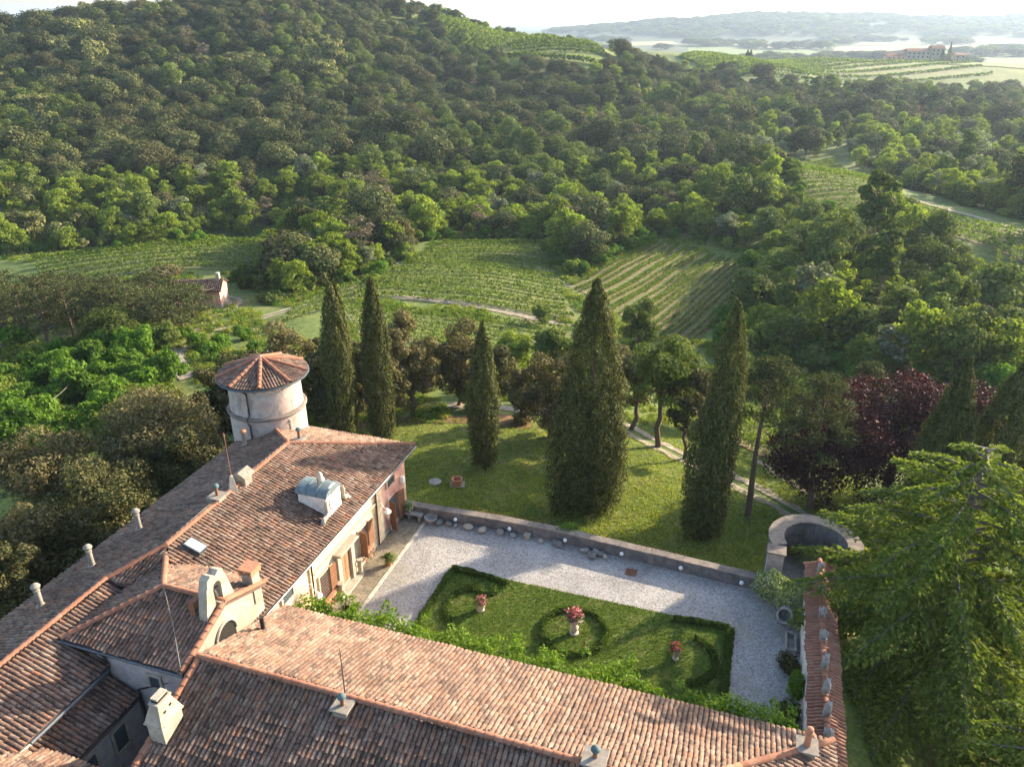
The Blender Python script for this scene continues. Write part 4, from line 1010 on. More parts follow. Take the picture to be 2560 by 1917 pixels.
# ------------------------------------------------------------------ foliage materials
def m_leaf(name, stops, transl=0.3, tcol=None, objvar=0.35, rough=0.7, tint=None, gloss=0.05):
    """leaf colour varies leaf by leaf and plant by plant; thin leaves let some light through"""
    t = NT(name); r = t.rnd_isl()
    base = t.ramp(r, stops)
    o = t.rnd_obj()
    base = t.mix(base, t.ramp(o, [(0.0, 1 - objvar), (1.0, 1 + objvar)]), 1.0, 'MULTIPLY')
    if tint: base = t.mix(base, tint[0], t.math('MULTIPLY', t.ramp(t.math('FRACT', t.math('MULTIPLY', o, 7.31)), [(1 - tint[1], 0.0), (1.0, 1.0)]), tint[2]))
    t.col(base, rough).spec(gloss)
    tr = t.n.new('ShaderNodeBsdfTranslucent'); t.put(tr.inputs[0], t.mix(base, tcol or (1.5, 1.6, .5), 1.0, 'MULTIPLY'))
    mx = t.n.new('ShaderNodeMixShader'); mx.inputs[0].default_value = transl
    t.l.new(t.p.outputs[0], mx.inputs[1]); t.l.new(tr.outputs[0], mx.inputs[2]); t.l.new(mx.outputs[0], t.out.inputs[0])
    return t.m
LF = {}
LF['oak'] = m_leaf('oak_leaf', [(0, (0.044, 0.054, 0.021)), (.6, (0.080, 0.091, 0.033)), (1, (0.130, 0.133, 0.052))], .14, objvar=.42, tint=((0.10, 0.088, 0.040), .35, .7))
LF['ash'] = m_leaf('ash_leaf', [(0, (0.056, 0.084, 0.021)), (.6, (0.098, 0.128, 0.034)), (1, (0.155, 0.178, 0.054))], .28, objvar=.35)
LF['locust'] = m_leaf('locust_leaf', [(0, (0.098, 0.135, 0.024)), (.6, (0.155, 0.200, 0.038)), (1, (0.23, 0.262, 0.065))], .36, objvar=.28)
LF['holm'] = m_leaf('holm_oak_leaf', [(0, (0.070, 0.066, 0.030)), (.6, (0.140, 0.122, 0.056)), (1, (0.23, 0.19, 0.092))], .15, objvar=.25)
LF['holmgreen'] = m_leaf('holm_oak_green_leaf', [(0, (0.036, 0.045, 0.018)), (.6, (0.080, 0.080, 0.034)), (1, (0.150, 0.125, 0.056))], .15, objvar=.25)
LF['chestnut'] = m_leaf('chestnut_blossom_leaf', [(0, (0.06, 0.085, 0.025)), (.45, (0.10, 0.125, 0.04)), (.75, (0.26, 0.25, 0.11)), (1, (0.38, 0.34, 0.18))], .25, objvar=.2)
LF['willow'] = m_leaf('silver_leaf', [(0, (0.10, 0.125, 0.075)), (.6, (0.17, 0.19, 0.12)), (1, (0.27, 0.28, 0.20))], .25, objvar=.25)
LF['dry'] = m_leaf('dry_twig_leaf', [(0, (0.12, 0.085, 0.06)), (.6, (0.20, 0.15, 0.11)), (1, (0.28, 0.22, 0.16))], .1, objvar=.2)
LF['cypress'] = m_leaf('cypress_leaf', [(0, (0.030, 0.038, 0.014)), (.5, (0.068, 0.076, 0.026)), (1, (0.135, 0.135, 0.048))], .14, objvar=.15)
LF['pine'] = m_leaf('pine_needle', [(0, (0.035, 0.045, 0.018)), (.6, (0.068, 0.080, 0.032)), (1, (0.12, 0.125, 0.055))], .12, objvar=.2)
LF['cedar'] = m_leaf('cedar_needle', [(0, (0.065, 0.100, 0.018)), (.55, (0.125, 0.168, 0.030)), (1, (0.22, 0.245, 0.060))], .34, objvar=.12)
LF['beech'] = m_leaf('copper_beech_leaf', [(0, (0.022, 0.010, 0.012)), (.6, (0.050, 0.020, 0.022)), (.85, (0.075, 0.030, 0.028)), (1, (0.12, 0.055, 0.047))], .12, (1.6, .7, .6), .1, .6, gloss=.10)
LF['shrub'] = m_leaf('shrub_leaf', [(0, (0.055, 0.110, 0.014)), (.6, (0.090, 0.165, 0.022)), (1, (0.14, 0.22, 0.04))], .32, objvar=.25)
LF['vine'] = m_leaf('vine_leaf', [(0, (0.065, 0.108, 0.020)), (.6, (0.125, 0.175, 0.036)), (1, (0.22, 0.255, 0.07))], .32, objvar=.10)
LF['hedge'] = m_leaf('box_leaf', [(0, (0.032, 0.062, 0.012)), (.6, (0.062, 0.102, 0.019)), (1, (0.12, 0.145, 0.035))], .25, objvar=.1)
LF['grass'] = m_leaf('grass_blade', [(0, (0.058, 0.096, 0.012)), (.6, (0.100, 0.142, 0.020)), (1, (0.18, 0.19, 0.045))], .3, objvar=0)
LF['drygrass'] = m_leaf('meadow_blade', [(0, (0.100, 0.150, 0.018)), (.55, (0.175, 0.215, 0.034)), (1, (0.32, 0.28, 0.10))], .42, objvar=0)
LF['wisteria'] = m_leaf('wisteria_leaf', [(0, (0.070, 0.125, 0.016)), (.6, (0.115, 0.190, 0.026)), (1, (0.20, 0.27, 0.06))], .35, objvar=.1)
LF['petal'] = m_leaf('pink_petal', [(0, (0.55, 0.08, 0.14)), (.5, (0.62, 0.22, 0.28)), (1, (0.75, 0.48, 0.45))], .3, (1.1, .8, .8), 0)
LF['redpetal'] = m_leaf('red_petal', [(0, (0.30, 0.02, 0.05)), (.6, (0.50, 0.05, 0.12)), (1, (0.62, 0.20, 0.28))], .3, (1.1, .8, .8), 0)
LF['blossom'] = m_leaf('pale_blossom', [(0, (0.10, 0.15, 0.04)), (.5, (0.20, 0.26, 0.10)), (1, (0.55, 0.55, 0.42))], .3, objvar=.1)

# ------------------------------------------------------------------ foliage geometry
def unit(a): return a / (np.linalg.norm(a, axis=-1, keepdims=True) + 1e-9)
def leaf_quads(rg, P, N, ln, wd, tilt=.6, axis=None, var=.35, tri=False):
    """one rhombic leaf (or leaf spray) at each point, facing roughly along N"""
    n = len(P); nn = unit(N * (1 - tilt) + unit(rg.normal(size=(n, 3))) * tilt)
    a = (unit(rg.normal(size=(n, 3))) if axis is None else unit(axis + rg.normal(size=(n, 3)) * .35))
    a = unit(a - nn * (a * nn).sum(1, keepdims=True)); b = np.cross(nn, a)
    s = 1 + rg.uniform(-var, var, (n, 1))
    la, wb = a * ln * s * .5, b * wd * s * .5
    if tri: return np.stack([P - la, P + la * .8 + wb, P + la * .8 - wb], 1).reshape(-1, 3), np.arange(3 * n).reshape(n, 3)
    V = np.stack([P - la, P + wb - la * .1 + nn * wd * .12, P + la, P - wb - la * .1 + nn * wd * .12], 1).reshape(-1, 3)
    return V, np.arange(4 * n).reshape(n, 4)
def blob(rg, c, r, n, low=-.55, fill=.35):
    """n points with outward normals in the shell of an uneven clump"""
    d = unit(rg.normal(size=(int(n * 1.6) + 4, 3))); d = d[d[:, 2] > low][:n]
    ph = rg.uniform(0, 6.28, 4)
    k = 1 + .16 * np.sin(3 * d[:, 0] * 2 + ph[0]) * np.sin(3 * d[:, 1] * 2 + ph[1]) + .10 * np.sin(7 * d[:, 2] + ph[2] + 4 * d[:, 0])
    f = 1 - fill * rg.random(len(d)) ** 2
    r = np.asarray(r, float)
    return np.asarray(c) + d * r * (k * f)[:, None], unit(d / r)
def limb(p0, p1, r0, r1, rg, n=5, sag=.0, wob=.06):
    p0, p1 = np.asarray(p0, float), np.asarray(p1, float); L = np.linalg.norm(p1 - p0); t = np.linspace(0, 1, n)[:, None]
    P = p0 + (p1 - p0) * t + rg.normal(size=(n, 3)) * wob * L * np.sin(t * np.pi); P[:, 2:] += sag * L * np.sin(t * np.pi) 
    return [tuple(p) for p in P], [r0 + (r1 - r0) * float(q) for q in t]
def pack(name, trunk, V, Fq, tmat, lmat, extra=None):
    """one mesh: wood first, leaves second (for trees too small to show their parts)"""
    tv = np.array(trunk.v); tf = trunk.f
    quads = [q for q in tf if len(q) == 4]
    A = np.array(quads, int); n = len(tv)
    VV = np.concatenate([tv, V]); FF = np.concatenate([A, Fq + n])
    mi = np.concatenate([np.zeros(len(A), int), np.ones(len(Fq), int)])
    return mesh_np(name, VV, FF, False, [tmat, lmat], mi)
def gen_crown(rg, h, w, ncl, nlf, ln, rc=(.24, .36), base=.3, flat=1.0, low=-.5, tilt=.38, wd=None, fr=(.45, .86), tri=False):
    """clumps of leaves spread through a domed crown of height h and width w; returns leaves and clump centres"""
    zc, rz, rx = h * (base + 1) / 2, h * (1 - base) / 2, w / 2
    P, N, Cs = [], [], []
    for i in range(ncl):
        d = unit(rg.normal(size=3)); d[2] = abs(d[2]) * 1.0 if rg.random() < (.72 if base > .16 else .40) else d[2]
        f = rg.uniform(*fr) if rg.random() < .85 else rg.uniform(.1, .5)
        c = np.array([d[0] * rx * f, d[1] * rx * f, zc + d[2] * rz * f * flat])
        r = w * rg.uniform(*rc) * .5; rr = np.array([r, r, r * rg.uniform(.62, .85)])
        k = (rr[0] / (w * .15)) ** 2
        p, nn = blob(rg, c, rr, max(6, int(nlf * k)), low); P.append(p); N.append(nn); Cs.append(c)
    P, N = np.concatenate(P), np.concatenate(N)
    return (*leaf_quads(rg, P, N, ln, wd or ln * .7, tilt, tri=tri), Cs)
def gen_trunk(rg, h, base, Cs, r=.16, n=6, nl=7):
    b = MB(); top = (rg.normal() * .25, rg.normal() * .25, h * (base + .25))
    pts, rad = limb((0, 0, -.8), top, r * 1.25, r * .6, rg, 6, 0, .03); b.tube(pts, rad, n)
    for c in Cs[:nl]:
        k = rg.uniform(.55, .98); s = np.array(pts[0]) + (np.array(pts[-1]) - np.array(pts[0])) * k
        q, rr = limb(s, c, r * .42, r * .1, rg, 4, .05); b.tube(q, rr, 4)
    return b
PROTO = {}
def proto(key, k, leaf, h, w, ncl, nlf, ln, bark='bark', **kw):
    out = []
    for i in range(k):
        rg = np.random.default_rng(hash_(key) + i)
        hh, ww = h * rg.uniform(.92, 1.08), w * rg.uniform(.9, 1.1)
        V, Fq, Cs = gen_crown(rg, hh, ww, ncl, nlf, ln, **kw)
        out.append(pack(key + '_tree', gen_trunk(rg, hh, kw.get('base', .3), Cs), V, Fq, M[bark], LF[leaf]))
    PROTO[key] = out
def hash_(s): return sum(ord(c) * (i + 3) * 17 for i, c in enumerate(s))
# forest trees, ten metres tall before scaling
proto('oak', 4, 'oak', 10.5, 10.0, 26, 95, .54, base=.06, rc=(.32, .50), fr=(.40, .74), tilt=.30)
proto('ash', 3, 'ash', 11.0, 8.5, 26, 92, .50, base=.05, rc=(.30, .46), fr=(.42, .76), tilt=.32)
proto('locust', 4, 'locust', 10.0, 7.4, 44, 62, .52, base=.04, rc=(.20, .32), tilt=.7)
proto('chestnut', 2, 'chestnut', 10.5, 9.0, 30, 105, .6, base=.08, rc=(.24, .38))
proto('willow', 2, 'willow', 9.5, 7.0, 28, 80, .5, base=.15, rc=(.2, .34))
proto('dry', 1, 'dry', 10.0, 6.0, 26, 34, .45, 'greybark', base=.2, rc=(.2, .3), tilt=.9)
proto('poplar', 1, 'ash', 13.0, 4.2, 26, 70, .5, base=.1, rc=(.3, .44))
# ------------------------------------------------------------------ scatter of the woods
def pip(px, py, poly):
    c = np.zeros(px.shape, bool); n = len(poly)
    for i in range(n):
        x1, y1 = poly[i]; x2, y2 = poly[i - 1]
        k = ((y1 > py) != (y2 > py)) & (px < (x2 - x1) * (py - y1) / (y2 - y1 + 1e-9) + x1); c ^= k
    return c
WOOD = [(-500, -400), (-500, 640), (75, 634), (271, 622), (690, 592), (780, 580), (860, 575), (1000, 605), (1110, 597), (1360, 598), (1385, 640), (1440, 668), (1640, 588), (1760, 600), (1905, 626), (1915, 680), (1880, 770), (1830, 850), (1850, 905), (2000, 922), (2150, 945), (2330, 960), (2560, 1010), (2900, 1100), (2900, -400)]
BELT = [(655, 655), (720, 605), (860, 570), (1010, 600), (1015, 640), (950, 676), (880, 702), (800, 722), (740, 740), (690, 735), (640, 715), (650, 690)]
OPEN = [[(1930, 412), (2095, 398), (2210, 455), (2265, 545), (2200, 585), (2060, 600), (1970, 555), (1940, 470)],
        [(2190, 455), (2260, 470), (2620, 570), (2700, 830), (2500, 780), (2410, 660), (2250, 600)],
        [(1040, 36), (1170, 50), (1340, 86), (1510, 108), (1560, 160), (1548, 172), (1430, 184), (1300, 164), (1150, 120)],
        [(1555, 128), (1560, 40), (2800, 40), (2800, 240), (2400, 228), (2200, 224), (1960, 216), (1700, 180)]]
wr_ = np.random.default_rng(11)
sp = 7.6
gx, gy = np.meshgrid(np.arange(-420, 560, sp), np.arange(84, 640, sp))
gx = gx + wr_.uniform(-.42, .42, gx.shape) * sp; gy = gy + wr_.uniform(-.42, .42, gy.shape) * sp
g2x, g2y = np.meshgrid(np.arange(-190, 260, 4.6), np.arange(84, 262, 4.6))
g2x = g2x + wr_.uniform(-.45, .45, g2x.shape) * 4.6; g2y = g2y + wr_.uniform(-.45, .45, g2y.shape) * 4.6
fill = np.concatenate([np.zeros(gx.size, bool), np.ones(g2x.size, bool)])
gx, gy = np.concatenate([gx.ravel(), g2x.ravel()]), np.concatenate([gy.ravel(), g2y.ravel()])
gx, gy = gx.ravel(), gy.ravel(); ggz = gz(gx, gy)
ppx, ppy, pt = proj(np.stack([gx, gy, ggz], -1))
ok = (pip(ppx, ppy, WOOD) | pip(ppx, ppy, BELT)) & (ppx > -220) & (ppx < 2780)
for q in OPEN: ok &= ~pip(ppx, ppy, q)
edge = ((ppy > 470) & (ppx < 760)) | ((ppy > 440) & (ppx > 760) & (ppx < 1900)) | ((ppx > 1850) & (ppy > 330))
ok &= (~fill) | edge
# keep what can be seen over the land in between
tt = np.linspace(.25, .97, 40)
hid = np.zeros(len(gx), bool)
topz = ggz + 12
for t_ in tt:
    hid |= gz(gx * t_, gy * t_) + 3.0 > CAM_H + (topz - CAM_H) * t_
ok &= ~hid
gx, gy, ggz, ppx, ppy, pt, fill, edge = (a[ok] for a in (gx, gy, ggz, ppx, ppy, pt, fill, edge))
n_w = len(gx)
mixn = np.sin(gx * .031 + 1.7) * np.sin(gy * .027 + .6) + .55 * np.sin(gx * .075 + gy * .05) + wr_.normal(0, .45, n_w)
front = np.zeros(n_w)
KIND = np.full(n_w, 'oak', object)
KIND[mixn > .35] = 'ash'
KIND[(mixn > 1.15) & (ppx < 900)] = 'chestnut'
# the young bright wood stands along the vineyards and on the valley floor
KIND[edge & (wr_.random(n_w) < .78)] = 'locust'
rw = (ppx > 1830) & (ppy > 540)
KIND[rw & (KIND == 'oak')] = 'ash'
KIND[(ppx > 1450) & (ppy < 400) & (wr_.random(n_w) < .30)] = 'locust'
KIND[edge & (wr_.random(n_w) < .05)] = 'willow'
KIND[(ppx < 330) & (ppy < 260) & (wr_.random(n_w) < .16)] = 'chestnut'
KIND[wr_.random(n_w) < .012] = 'dry'
KIND[(wr_.random(n_w) < .035) & (ppx > 800)] = 'poplar'
SCL = np.clip(wr_.normal(.92, .24, n_w), .48, 1.6)
SCL[KIND == 'locust'] *= .90
SCL[edge] *= .86
SCL[fill] *= .74
SCL[(ppx < 1400) & (ppy < 480)] *= 1.0
SCL[(ppx > 1000) & (ppy < 260)] *= .8
SCL[ppy < 60] *= .8
ROT = wr_.uniform(0, 6.283, n_w); VAR = wr_.integers(0, 100, n_w); SQ = wr_.uniform(.85, 1.15, n_w)
SINK = np.where(edge, .4, 1.8 * SCL)
near_order = np.argsort(np.where((ppx > -30) & (ppx < 2590), pt / SCL, 1e9))
one = near_order[:300]
WKIND = {'oak': 'dark green broadleaf tree', 'ash': 'mid green leafy tree', 'locust': 'bright green feathery tree', 'chestnut': 'tree with pale yellow blossom', 'willow': 'silvery grey-green tree', 'dry': 'bare brownish thin-crowned tree', 'poplar': 'slim upright tree'}
def wzone(x, y):
    if x < 380: return 'in the wood beyond the long vineyard'
    if x < 760: return 'in the wood above the pink house and long vineyard'
    if x < 1050: return 'in the wood above the clump by the track'
    if x < 1440: return 'in the wood behind the middle vineyard'
    if x < 1850: return 'in the wood behind the diagonal vineyard'
    if y > 760: return 'at the big wood edge above the copper beech'
    if y > 560: return 'in the big wood right of the diagonal vineyard'
    return 'in the wood round the small curved vineyard'
for i in one:
    k = KIND[i]; me = PROTO[k][VAR[i] % len(PROTO[k])]
    o = link('woodland_tree', me); o.location = (gx[i], gy[i], ggz[i] - SINK[i]); o.rotation_euler = (0, 0, ROT[i]); s = SCL[i]; o.scale = (s * 1.12, s * 1.12, s * 1.08 * SQ[i])
    zn = wzone(ppx[i], ppy[i]); sz = 'small ' if s < .62 else 'large ' if s > 1.0 else ''
    tag(o, sz + WKIND[k] + ' ' + zn, 'tree', sz + WKIND[k] + 's ' + zn)
# the rest reads as one mass: a single object that instances the same trees
names = [(k, j) for k in PROTO for j in range(len(PROTO[k]))]
pc = bpy.data.collections.new('wood_models')
for n_, (k, j) in enumerate(names):
    o = bpy.data.objects.new('m%02d_%s' % (n_, k), PROTO[k][j]); pc.objects.link(o)
idx_of = {nm: n_ for n_, nm in enumerate(names)}
def gn_scatter(name, P, rot, scl, idx, coll, kind='stuff'):
    me = bpy.data.meshes.new(name); me.vertices.add(len(P)); me.vertices.foreach_set('co', np.asarray(P, np.float32).ravel())
    a = me.attributes.new('rotz', 'FLOAT', 'POINT'); a.data.foreach_set('value', np.asarray(rot, np.float32))
    a = me.attributes.new('scl', 'FLOAT_VECTOR', 'POINT'); a.data.foreach_set('vector', np.asarray(scl, np.float32).ravel())
    a = me.attributes.new('pick', 'INT', 'POINT'); a.data.foreach_set('value', np.asarray(idx, np.int32))
    o = link(name, me); o['kind'] = kind
    ng = bpy.data.node_groups.new(name + '_nodes', 'GeometryNodeTree')
    ng.interface.new_socket('Geometry', in_out='INPUT', socket_type='NodeSocketGeometry'); ng.interface.new_socket('Geometry', in_out='OUTPUT', socket_type='NodeSocketGeometry')
    N = ng.nodes; L = ng.links
    gi, go = N.new('NodeGroupInput'), N.new('NodeGroupOutput'); ip = N.new('GeometryNodeInstanceOnPoints'); ci = N.new('GeometryNodeCollectionInfo')
    ci.inputs['Collection'].default_value = coll; ci.inputs['Separate Children'].default_value = True; ci.inputs['Reset Children'].default_value = True
    def attr(nm, ty):
        q = N.new('GeometryNodeInputNamedAttribute'); q.data_type = ty; q.inputs['Name'].default_value = nm; return q.outputs['Attribute']
    cx = N.new('ShaderNodeCombineXYZ'); L.new(attr('rotz', 'FLOAT'), cx.inputs['Z'])
    L.new(gi.outputs[0], ip.inputs['Points']); L.new(ci.outputs[0], ip.inputs['Instance']); ip.inputs['Pick Instance'].default_value = True
    L.new(attr('pick', 'INT'), ip.inputs['Instance Index']); L.new(cx.outputs[0], ip.inputs['Rotation']); L.new(attr('scl', 'FLOAT_VECTOR'), ip.inputs['Scale'])
    L.new(ip.outputs[0], go.inputs[0])
    md = o.modifiers.new('scatter', 'NODES'); md.node_group = ng
    return o
rest = np.setdiff1d(np.arange(n_w), one)
gn_scatter('forest', np.stack([gx, gy, ggz - SINK], -1)[rest], ROT[rest], np.stack([SCL * 1.12, SCL * 1.12, SCL * 1.08 * SQ], -1)[rest], [idx_of[(KIND[i], VAR[i] % len(PROTO[KIND[i]]))] for i in rest], pc)
# woods of the far plain and hills
fr = np.random.default_rng(23)
FX, FY, FS = [], [], []
m_ = 0
cx = fr.uniform(150, 4600, 14000); cyy = fr.uniform(1150, 4000, 14000)
hz_ = far_hill(cx, cyy)
dens = np.sin(cx * .0061 + 1.1) * np.sin(cyy * .0083) + .6 * np.sin(cx * .017 + cyy * .011) 
keep = ((hz_ > 14) & (cyy > 2450) & (fr.random(14000) < .75)) | ((hz_ <= 14) & (dens > .55))
keep &= (np.abs(np.arctan2(cx, cyy)) < R(42))
fpx, fpy, _t = proj(np.stack([cx, cyy, gz(cx, cyy)], -1))
for q in FARFIELDS: keep &= ~pip(fpx, fpy, q)
cx, cyy = cx[keep], cyy[keep]
gn_scatter('far_woods', np.stack([cx, cyy, gz(cx, cyy) - 1], -1), fr.uniform(0, 6.28, len(cx)), (fr.uniform(.9, 1.5, (len(cx), 1)) * np.array([[3.2, 3.2, 1.35]])), fr.integers(0, 7, len(cx)), pc)
print('wood trees', n_w, 'far', len(cx))
# ------------------------------------------------------------------ trees one can tell apart
def plant(name, x, y, label, cat='tree', group=None, z=None):
    return empty(name, (x, y, (g1(x, y) if z is None else z) - .05), 0, label, cat, group)
def put(t, name, V, Fq, mat): return link(name, mesh_np(name, V, Fq, False, mat), t)
def near_tree(px, pyt, Y, w, leaf, label, name='broadleaf_tree', base=.25, ncl=40, nlf=260, ln=.26, seed=1, bark='bark', rc=(.2, .34), r=.2, tilt=.42, cat='tree', group=None, low=-.55, hadd=0, flat=1.0, x=None, h=None):
    p = at_y(px, pyt, Y); xx = p[0] if x is None else x
    hh = (p[2] - g1(xx, Y) + hadd) if h is None else h
    rg = np.random.default_rng(seed)
    V, Fq, Cs = gen_crown(rg, hh, w, ncl, int(nlf * 1.75), ln * .82, rc=rc, base=base if base > .16 else base - .1, tilt=tilt, low=low if base > .16 else -.85, flat=flat, tri=True)
    t = plant(name, xx, Y, label, cat, group)
    gen_trunk(rg, hh, base, Cs, r, 8, 14).build('trunk', M[bark], t, smooth=True)
    put(t, 'crown', V, Fq, LF[leaf])
    return t
def cypress(px, pyt, Y, rad, label, seed, n=15000, lobes=((0, 0, 1, 1),), x=None, prof=1.0, fat=.30, ln=.22, ex=1.9):
    p = at_y(px, pyt, Y); xx = p[0] if x is None else x; g = g1(xx, Y); h = p[2] - g
    rg = np.random.default_rng(seed); t = plant('cypress_tree', xx, Y, label, 'cypress', 'cypresses round the villa')
    MB().tube([(0, 0, -.5), (0, 0, .6), (0, 0, h * .5), (0, 0, h * .85)], [rad * .22, rad * .16, rad * .1, .04], 8).build('trunk', M['bark'], t, smooth=True)
    P_, N_, A_ = [], [], []; n = int(n * 1.8)
    tot = sum(k[3] * k[2] for k in lobes)
    for (ox, oy, hr, rr) in lobes:
        m0 = int(n * hr * rr / tot); H_ = h * hr; R_ = rad * rr; m = int(m0 * .38)
        pf = lambda s: np.clip(s / .05, 0, 1) ** .5 * np.where(s < fat, .80 + .20 * s / fat, 1 - (np.clip(s - fat, 0, 1) / (1 - fat)) ** ex) * prof + .02
        K = int(62 + 46 * hr * rr); ks = (np.arange(K) + rg.random(K)) / K * .985; ka = np.arange(K) * 2.399 + rg.uniform(-.5, .5, K)
        for q in range(K):
            kr = pf(ks[q]) * R_; c = np.array([ox * rad + kr * .80 * math.cos(ka[q]), oy * rad + kr * .80 * math.sin(ka[q]), .4 + ks[q] * (H_ - .5)]); rf_ = (.10 + .30 * kr) * rg.uniform(.75, 1.2); hf = (.42 + .035 * H_ * (.5 + kr / R_)) * rg.uniform(.7, 1.3)
            d_ = unit(rg.normal(size=(max(8, int((m0 - m) / K)), 3))); f_ = 1 - .3 * rg.random((len(d_), 1)) ** 2
            P_.append(c + d_ * f_ * np.array([rf_, rf_, hf])); N_.append(unit(d_ / np.array([rf_, rf_, hf]))); A_.append(d_ * np.array([.5, .5, .1]) + np.array([0, 0, 1.0]))
        s = rg.random(m) ** .85; a = rg.uniform(0, 2 * np.pi, m)
        pr_ = np.clip(s / .05, 0, 1) ** .5 * np.where(s < fat, .80 + .20 * s / fat, 1 - ((s - fat) / (1 - fat)) ** ex) * prof + .02
        ph = rg.uniform(0, 6.28, 8)
        lump = 1 + .13 * np.sin(5 * a + ph[0] + 4 * np.sin(s * 9 + ph[1])) + .08 * np.sin(9 * a + s * 23 + ph[2]) + .07 * np.sin(13 * a - s * 41 + ph[3]) + .05 * np.sin(s * 60 + 3 * a + ph[4])
        dep = 1 - .30 * rg.random(m) ** 2.2
        r_ = R_ * pr_ * lump * dep
        P = np.stack([ox * rad + r_ * np.cos(a), oy * rad + r_ * np.sin(a), .35 + s * (H_ - .35)], -1)
        sl = np.stack([np.cos(a), np.sin(a), np.full(m, .35)], -1)
        P_.append(P); N_.append(sl); A_.append(np.stack([np.cos(a) * .35, np.sin(a) * .35, np.ones(m)], -1))
    V, Fq = leaf_quads(rg, np.concatenate(P_), np.concatenate(N_), ln, ln * .42, .34, np.concatenate(A_), .4, True)
    put(t, 'crown', V, Fq, LF['cypress']); return t
cypress(822, 708, 62, 1.2, 'tall twin-topped cypress just behind the round tower', 31, 19000, ((0, 0, 1, 1), (.2, .7, .97, .85)), ex=2.6, fat=.4)
cypress(925, 700, 61, 1.2, 'slim tall cypress to the right of the twin-topped one by the tower', 32, 15000, ex=2.6, fat=.4)
cypress(1205, 812, 56.3, 1.2, 'small narrow cypress alone on the lawn behind the well ring', 33, 13000, fat=.42)
cypress(1494, 698, 50.4, 2.35, 'widest and biggest cypress standing just behind the low wall', 34, 36000, ((0, 0, 1, 1), (-.55, -.25, .66, .8), (.45, -.1, .62, .72)), fat=.30, ex=2.2)
cypress(1846, 752, 47.2, 1.3, 'tall cypress with a lower second stem near the pines', 35, 25000, ((0, 0, 1, .92), (-.95, -.35, .62, .85), (-.2, -.3, .78, .9)), fat=.45, ex=2.8)
cypress(2422, 908, 46.0, 2.0, 'pointed cypress in front of the copper beech behind the cedar', 36, 24000, fat=.28)
cypress(2572, 905, 47.0, 2.7, 'broad cypress cut by the picture edge behind the cedar', 37, 22000, fat=.25)
near_tree(1013, 752, 68, 5.2, 'holm', 'tall grey-brown evergreen oak right behind the slim cypress', 'holm_oak', .06, 46, 240, .27, 41)
near_tree(965, 790, 65, 4.4, 'holm', 'lower grey-brown evergreen oak beside the slim cypress', 'holm_oak', .04, 36, 240, .26, 141)
near_tree(1140, 772, 71, 6.4, 'holm', 'round grey-brown evergreen oak between slim and small cypress', 'holm_oak', .12, 46, 240, .27, 42)
near_tree(1378, 855, 62.5, 6.2, 'holm', 'bushy grey-brown evergreen oak left of the biggest cypress', 'holm_oak', .02, 46, 240, .26, 43)
near_tree(1384, 800, 86, 5.6, 'ash', 'dark green tree behind the bushy grey-brown oak', base=.1, ncl=36, nlf=200, ln=.32, seed=44)
near_tree(1290, 820, 88, 5.0, 'locust', 'bright green low tree at the foot of the middle vineyard', base=.0, ncl=36, nlf=150, ln=.32, seed=45)
near_tree(1120, 862, 84, 4.4, 'ash', 'small green tree behind the round grey-brown oak', base=.0, ncl=30, nlf=160, ln=.32, seed=145)
near_tree(1606, 728, 100, 6.0, 'ash', 'leafy tree standing alone at the edge of the striped vineyard', base=.1, ncl=40, nlf=170, ln=.36, seed=46, low=-.9)
near_tree(1352, 752, 112, 3.6, 'ash', 'small round tree alone among the middle vineyard rows', base=.05, ncl=22, nlf=120, ln=.32, seed=47)
near_tree(1668, 842, 62, 7.0, 'ash', 'spreading park tree with dark trunk right of the biggest cypress', base=.28, ncl=54, nlf=210, ln=.27, seed=48, r=.26)
near_tree(1592, 868, 66, 4.6, 'holm', 'greyish park tree half behind the biggest cypress', base=.22, ncl=38, nlf=220, ln=.27, seed=49, r=.22)
near_tree(1735, 905, 60, 4.4, 'holmgreen', 'small dark tree between spreading park tree and tall cypress', base=.2, ncl=34, nlf=220, ln=.26, seed=149, r=.16)
# left of the villa
near_tree(350, 945, 56, 10.5, 'holm', 'big rounded evergreen oak beside the villa roof, left of the tower', 'holm_oak', .02, 70, 300, .27, 51, r=.3)
near_tree(480, 1060, 52, 7.4, 'holmgreen', 'dark evergreen oak close to the tower and villa roof', 'holm_oak', .0, 52, 280, .26, 52)
near_tree(230, 1130, 47, 8.0, 'holmgreen', 'dark evergreen oak in front of the big rounded one', 'holm_oak', .0, 54, 280, .26, 53)
near_tree(60, 1030, 51, 8.6, 'holm', 'brownish evergreen oak at the picture edge above the roof chimneys', 'holm_oak', .0, 56, 280, .27, 54)
near_tree(150, 1230, 41, 5.6, 'holmgreen', 'low dark evergreen oak by the shaded footpath', 'holm_oak', .0, 40, 260, .24, 55)
near_tree(30, 1205, 40, 6.4, 'holm', 'sunlit evergreen oak lowest at the picture edge', 'holm_oak', .0, 50, 280, .24, 56)
near_tree(-40, 1330, 35, 4.8, 'holmgreen', 'evergreen oak cut by the picture edge above the eave', 'holm_oak', .0, 44, 260, .24, 57)
near_tree(370, 1230, 47, 3.4, 'holmgreen', 'small dark evergreen shrub tree against the villa eave', 'holm_oak', .0, 30, 240, .24, 58)
near_tree(700, 800, 70, 6.6, 'holm', 'brown evergreen oak behind the tower roof', 'holm_oak', .02, 52, 240, .28, 59)
near_tree(590, 850, 66, 6.4, 'holmgreen', 'dark evergreen oak left behind the tower roof', 'holm_oak', .02, 52, 240, .28, 60)
near_tree(510, 905, 62, 5.0, 'holmgreen', 'lower dark evergreen oak beside the dirt lane and tower', 'holm_oak', .0, 44, 240, .27, 61)
